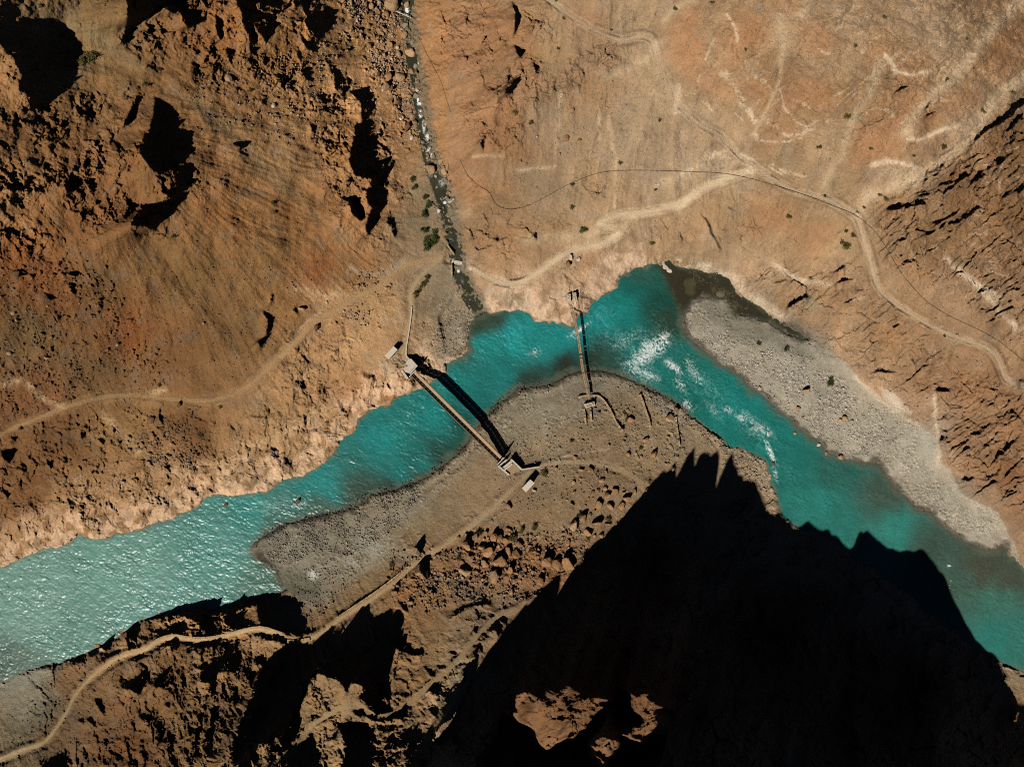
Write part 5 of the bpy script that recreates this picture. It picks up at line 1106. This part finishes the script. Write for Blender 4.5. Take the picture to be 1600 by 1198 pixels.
cluster(listed((1259,609,6.5,T_,1.3),(1187,607,4.5,P_),(1247,638,5.5,T_),(1320,653,5,T_),(1313,657,4,T_),(1279,695,3.5,P_),(1290,708,4.5,T_),(1313,714,5,T_),(1242,677,3.5,T_),(1254,652,3,G_),(1331,658,3,T_),(1215,565,2.6,P_)), 'stray', 'lying on the long right hand gravel bar', 'boulders on the right gravel bar')
cluster(listed((894,172,4),(884,216,6,O_),(905,219,4),(813,251,4),(874,241,3),(948,169,3,T_),(822,256,3,T_),(839,214,2,P_)), 'stray', 'on the open sandy slope above the pipe', 'boulders on the upper sandy slope')
cluster(listed((729,852,11,O_,1.1),(728,888,14,T_,1.0),(776,842,12,O_),(764,860,13,O_,1.1),(793,862,10,O_),(780,878,12,O_),(773,901,13,T_,.9),(807,865,9,O_),(797,890,8),(812,850,8),(742,838,7,T_),(757,880,8),(735,870,7),(790,845,7),(752,855,7)) + scatter(q8((545,110),(700,90),(870,100),(880,240),(780,310),(680,345),(540,320)), 24, 3, 6.5, [O_, O_, T_]), 'orange', 'in the big pile right of the lower track', 'boulders in the big pile')
cluster(listed((854,876,12,O_,1.2),(871,882,10),(888,880,12),(845,907,8,O_,1.3),(800,924,5.5,T_),(820,889,5)) + scatter(q8((900,170),(1100,200),(1080,270),(950,350),(890,300)), 10, 3, 6, [O_, O_, T_]), 'orange', 'in the smaller pile against the big shadow', 'boulders in the smaller pile')
cluster(listed((898,821,10,T_),(911,808,9),(932,815,10),(919,832,8)) + scatter(q8((1040,50),(1270,-20),(1230,110),(1120,190),(1040,150)), 9, 3, 6, [O_, T_]), 'orange', 'along the upper left edge of the big shadow', 'boulders along the shadow edge')
cluster(listed((651,862,8,T_,2.0),(655,890,10,T_,1.5),(664,897,9,O_,1.5),(616,925,6.5,T_,1.2),(641,940,6,T_),(675,927,4.5)) + scatter(q8((240,170),(470,230),(430,430),(250,430)), 9, 2.5, 5, [O_, T_]), 'tall', 'crowding the bend of the pale lower track', 'boulders at the lower track bend')
cluster(listed((935,788,9,O_,1.2),(962,768,8,O_,1.2),(979,778,7),(948,774,7),(972,790,8),(992,768,5),(953,791,7)) + scatter(q5((1130,1080),(1400,1060),(1330,1180),(1140,1190)), 8, 2.5, 5, [O_, T_]), 'orange', 'in the heap beside the tip of the big shadow', 'boulders near the shadow tip')
cluster(listed((923,734,6.5,O_,1.1),(908,734,4.5),(898,715,4.5),(869,732,3.6),(940,751,5.5),(896,754,4.5,T_),(898,770,4.5),(894,788,4.5),(1023,710,7),(982,710,5),(986,656,6.5),(972,670,4.5),(911,687,3.4,T_),(854,682,3,G_),(974,690,4),(952,695,3.4,G_),(1009,687,5),(1046,653,8,T_),(1057,642,7,T_,1.5),(795,791,6,O_),(834,767,4.5,P_),(948,737,4)) + scatter(q5((1050,930),(1460,880),(1440,1000),(1370,1060),(1180,1180),(1050,1150)), 12, 2, 3.6, [O_, T_]), 'stray', 'dotting the flat right of the concrete hut', 'boulders on the flat')
cluster(listed((370,229,8,B_r,1.1),(427,165,4.5,P_),(358,123,8,T_),(67,464,13,B_r,.7),(25,429,10,B_r,1.1),(111,432,8,B_r,1.2),(73,558,4.5,T_,1.3),(234,655,9,B_r,.8),(13,552,5,T_,.8),(317,505,3.5,T_),(472,481,7,T_),(20,489,4,T_),(496,511,6,B_r),(280,632,5,B_r),(295,640,4,B_r)) + scatter(q4((0,20),(400,60),(560,420),(250,520),(0,300)), 14, 1.8, 4.2, [B_r, O_, T_]), 'brown', 'scattered over the left hillside', 'boulders on the left hillside')

# ------------------------------------------------------------------ shrubs
def shrub_mesh(seed, n_=420):
    r_ = random.Random(seed); b_ = MB(); st_ = MB(); cl_ = [(r_.uniform(-.55, .55), r_.uniform(-.55, .55), r_.uniform(.35, .8), r_.uniform(.3, .5)) for _ in range(9)]
    for k in range(n_):
        cx_, cy_, cz_, cr_ = cl_[r_.randrange(9)]
        p = Vector((cx_, cy_, cz_)) + Vector((r_.gauss(0, 1), r_.gauss(0, 1), r_.gauss(0, .8)))*cr_*.45
        p.z = max(p.z, .05); a = Vector((r_.gauss(0, 1), r_.gauss(0, 1), r_.gauss(0, .5))).normalized()*r_.uniform(.08, .17)
        c = a.cross(Vector((r_.gauss(0, 1), r_.gauss(0, 1), r_.gauss(0, 1)))).normalized()*r_.uniform(.04, .08)
        b_.add([p-a, p+c, p+a, p-c], [(0, 1, 2, 3)])
    for cx_, cy_, cz_, cr_ in cl_: st_.bar((cx_*.1, cy_*.1, -.2), (cx_, cy_, cz_), .03)
    def me(mb, nm, m_):
        x = bpy.data.meshes.new(nm); x.from_pydata(mb.v, [], mb.f); x.materials.append(m_); return x
    return me(b_, 'foliage', M_LEAF), me(st_, 'stem', M_TWIG)
SHR = [shrub_mesh(k) for k in range(6)]
def shrub(u_, v_, r, m=None, label='', group=''):
    fm, sm_ = SHR[rnd.randrange(6)]
    z0 = ground(u_, v_); o = bpy.data.objects.new('shrub', None); C.objects.link(o)
    k_ = r*S*(H-z0)/H*1.15
    o.location = W(u_, v_, z0); o.rotation_euler = (0, 0, rnd.uniform(0, 6.28)); o.scale = (k_*rnd.uniform(.85, 1.15), k_, k_*.95); o.empty_display_size = .3
    f_ = bpy.data.objects.new('foliage', fm); C.objects.link(f_); f_.parent = o
    f_.material_slots[0].link = 'OBJECT'; f_.material_slots[0].material = m or M_LEAF
    s_ = bpy.data.objects.new('stem', sm_); C.objects.link(s_); s_.parent = o
    setp(o, label, 'shrub', None, group)
NUM = ['first', 'second', 'third', 'fourth', 'fifth', 'sixth', 'seventh', 'eighth', 'ninth', 'tenth', 'eleventh', 'twelfth', 'thirteenth', 'fourteenth', 'fifteenth', 'sixteenth', 'seventeenth', 'eighteenth', 'nineteenth', 'twentieth']
def shrubs(items, where, group, m=None, adj='dusty'):
    items = sorted(items, key=lambda i: i[0])
    for k, it in enumerate(items):
        size = 'big' if it[2] >= 6 else 'small' if it[2] <= 3 else 'middling'
        shrub(*it[:3], m, f'{size} {adj} shrub {where}, {NUM[k]} from the left', group)
shrubs([(646.4,282,5),(648,294,5),(665,309,4.5),(668,321,6),(664,337,6),(663,361,6),(678,364,5),(680,374,6),(668,376,6),(667,387,7.5),(675,381,6)], 'in the thicket left of the stream', 'green shrubs by the stream', M_LEAF2, 'green')
shrubs([(640,99,5)], 'among the upper stream boulders', 'lone stream shrub', M_LEAF2, 'bright green')
shrubs([(668,434,4.5),(660,447,5.5),(650,461,5),(664,441,4),(656,454,3)], 'beside the narrow path', 'shrubs by the narrow path')
shrubs([(1382,27,4.5),(1337,73,4),(1511,61,4),(1478,125,5),(1583,145,6),(1576,164,4),(1536,174,5),(1323,182,6),(1279,231,4.5),(1474,230,5.5),(1426,243,4),(1360,233,3),(1112,5,4),(1164,78,3)], 'on the high sunny slope', 'shrubs on the upper right slope')
shrubs([(1374,305,4),(1384,312,5),(1349,324,3.4),(1340,331,3),(1232,339,4.5),(1288,307,2.4),(1322,361,3.6),(1333,368,5),(1318,383,9),(1266,435,3)], 'near the winding right track', 'shrubs by the winding track')
shrubs([(1029.5,189,3.4),(805,177,5),(830,192,4.5),(881,30,3),(955,47,2.6),(1055,15,4),(969,255,3.6),(893,324,4.5),(911,361,6),(894,289,3.2),(1024,297,2.6),(1019,381,4.5),(872,77,3),(869,2,2.6)], 'on the sandy slope', 'shrubs on the sandy slope')
shrubs([(1296,597,6.5),(1227,545,4.5),(1185,537,4),(1475,525,2.5)], 'near the right gravel bar', 'shrubs on the right bar', M_LEAF2, 'dark green')
shrubs([(145,93,10),(250,110,4),(391,143,4.5),(228,133,5),(272,370,4.5),(64,10,4),(130,97,6),(314,680,4.5),(344,636,3.4),(250,602,3.4),(111,623,3.4),(34,670,3.6),(430,332,3),(427,318,3.4)], 'on the brown left hillside', 'shrubs on the left hillside')
shrubs([(893,689,3.4),(1001,700,3.4),(848.5,741,6),(749,832,5),(835,823,5),(815,828,4.5),(717,872,5),(905,805,5),(613,881,5),(800,840,6.5),(950,811,4.5),(830,857,4),(918,840,4),(803,862,3),(979,655,4)], 'south of the river', 'shrubs on the south side')

# ------------------------------------------------------------------ loose stones nobody could count
def stones(label, specs):
    V_ = []; F_ = []; K_ = []; r_ = np.random.default_rng(abs(hash(label[:3])) % 1000 if False else len(label)); nv = 0
    base = np.array([(1,0,0),(-1,0,0),(0,1,0),(0,-1,0),(0,0,1),(0,0,-1)], f4)
    tri = np.array([(0,2,4),(2,1,4),(1,3,4),(3,0,4),(2,0,5),(1,2,5),(3,1,5),(0,3,5)], np.int32)
    for poly, n_, r0, r1, bright in specs:
        P_ = np.asarray(poly, f4); k = 0
        pts = np.stack([r_.uniform(P_[:, 0].min(), P_[:, 0].max(), n_*4), r_.uniform(P_[:, 1].min(), P_[:, 1].max(), n_*4)], 1).astype(f4)
        pts = pts[inside(poly, pts[:, 0], pts[:, 1])]
        dens = fbm(pts[:, 0]/28, pts[:, 1]/28, 311, 3) + r_.uniform(-.5, .6, len(pts))
        pts = pts[dens > 0][:n_]
        keep = [segdist(path_lines[q], pts[:, 0], pts[:, 1], 30)[0] > PATHS[q][1]*1.1 for q in range(len(PATHS))]
        pts = pts[np.logical_and.reduce(keep)]
        for u_, v_ in pts:
            z0 = ground(u_, v_)
            if z0 < -.6: continue
            z0 = max(z0, -.12*r_.random())
            R_ = (r0+(r1-r0)*r_.random()**3)*S
            sc_ = np.array([r_.uniform(.8, 1.3), r_.uniform(.7, 1.1), r_.uniform(.6, 1.0)], f4)*R_
            a_ = r_.uniform(0, 6.28); c_, s_ = math.cos(a_), math.sin(a_)
            v6 = base*sc_*r_.uniform(.75, 1.2, (6, 1)).astype(f4); v6 = v6 + r_.normal(0, .16*R_, (6, 3))
            v6 = np.stack([v6[:, 0]*c_-v6[:, 1]*s_, v6[:, 0]*s_+v6[:, 1]*c_, v6[:, 2]], 1)
            p = W(u_, v_, z0+R_*.25)
            V_.append(v6+np.array(p[:], f4)); F_.append(tri+nv); nv += 6
            i_ = min(int(np.searchsorted(fx, u_)), len(fx)-1); j_ = min(int(np.searchsorted(fy, v_)), len(fy)-1)
            cc = alb[j_, i_]; cc = cc*.5 + cc.mean()*np.array([.58, .5, .42], f4)
            K_.append(np.repeat((np.clip(cc*bright*r_.uniform(.75, 1.5), .02, .7))[None], 6, 0))
    V_ = np.concatenate(V_).astype(f4); F_ = np.concatenate(F_).astype(np.int32); K_ = np.concatenate(K_).astype(f4)
    me = bpy.data.meshes.new('loose_stones'); me.vertices.add(len(V_)); me.vertices.foreach_set('co', V_.ravel())
    me.loops.add(F_.size); me.loops.foreach_set('vertex_index', F_.ravel()); me.polygons.add(len(F_)); me.polygons.foreach_set('loop_start', np.arange(0, F_.size, 3, dtype=np.int32)); me.update(calc_edges=True)
    at = me.color_attributes.new('Col', 'FLOAT_COLOR', 'POINT'); c4 = np.ones((len(V_), 4), f4); c4[:, :3] = K_; at.data.foreach_set('color', c4.ravel())
    me.materials.append(GROUND); o = bpy.data.objects.new('loose_stones', me); C.objects.link(o)
    return setp(o, label, 'stones', 'stuff')
stones('countless grey cobbles on the middle gravel bar', [(T(380, 740, 5.446)((80,600),(250,430),(700,330),(1100,180),(1500,60),(1500,200),(1200,560),(900,700),(700,660),(480,740),(320,760),(180,700)), 4200, .45, 1.9, 1.15), (q5((560,870),(620,760),(700,690),(800,590),(900,560),(960,580),(840,640),(740,740),(640,850),(480,1000),(300,1100),(100,1170),(60,1130),(300,1020),(460,930)), 1500, .5, 2.2, .55), (q5((560,880),(660,740),(800,600),(990,580),(990,620),(780,720),(640,890),(400,1050),(200,1180),(60,1180)), 1900, .45, 1.9, 1.2), (q5((1180,545),(1420,600),(1600,690),(1640,800),(1560,760),(1380,650),(1200,580)), 1200, .45, 1.9, 1.2)])
stones('countless pale cobbles on the long right gravel bar', [(q6((30,290),(300,400),(600,450),(800,640),(1000,740),(1120,800),(900,920),(780,930),(640,830),(450,690),(250,520),(60,390)), 5600, .45, 1.8, 1.25), (q6((0,700),(100,770),(250,890),(400,950),(430,1120),(370,1100),(280,1000),(180,900),(40,780)), 1300, .5, 2.2, 1.1)])
stones('stones washed along the side stream and its mouth', [(t2((250,0),(320,0),(390,420),(500,800),(560,1000),(440,1000),(380,700),(330,420)), 900, .8, 3, 1.15), (q5((430,240),(620,260),(590,440),(500,500),(400,420),(520,260)), 700, .5, 1.6, 1.1), (q5((100,60),(230,70),(130,330),(0,330),(0,250)), 260, .7, 2.6, 1.0), (FIELD, 1500, .9, 3.0, 1.05)])
stones('scree and rubble strewn over the left hillside', [(q4((0,0),(430,20),(760,480),(760,640),(300,700),(0,760)), 1300, .6, 2.2, 1.0), (t1((900,350),(1640,120),(1640,640),(1500,700),(1100,640),(800,420)), 800, .6, 2.2, 1.05), (q4((560,680),(1000,820),(900,1000),(700,960)), 700, .6, 2.4, 1.0), (t1((0,360),(1640,700),(1640,1180),(0,1180)), 700, .5, 1.5, 1.0), (q4((560,60),(1500,0),(1300,440),(1000,620),(700,500)), 900, .5, 1.6, 1.0)])
stones('rubble strewn over the southern flat and slope', [(q8((230,180),(540,180),(1100,60),(1160,140),(900,420),(560,420),(380,480),(240,400)), 1700, .8, 3.0, 1.05), (q5((700,900),(1100,700),(1500,560),(1640,760),(1640,900),(1400,1060),(900,1180),(740,1180)), 1700, .6, 1.9, 1.05), (q7((1250,380),(1640,120),(1640,330),(1460,520)), 500, .6, 2, 1.0), (q7((0,1100),(300,700),(1250,600),(1250,1180),(0,1180)), 1200, .6, 2.2, 1.0)])
stones('small stones spread over the sunny right slopes', [(t2((850,480),(1560,300),(1640,1100),(700,960)), 900, .5, 1.5, 1.15), (t3((0,0),(1640,0),(1300,640),(900,980),(0,760)), 1300, .5, 1.5, 1.1), (q6((200,100),(1640,0),(1640,620),(1200,760),(600,420)), 1200, .5, 1.9, 1.1)])
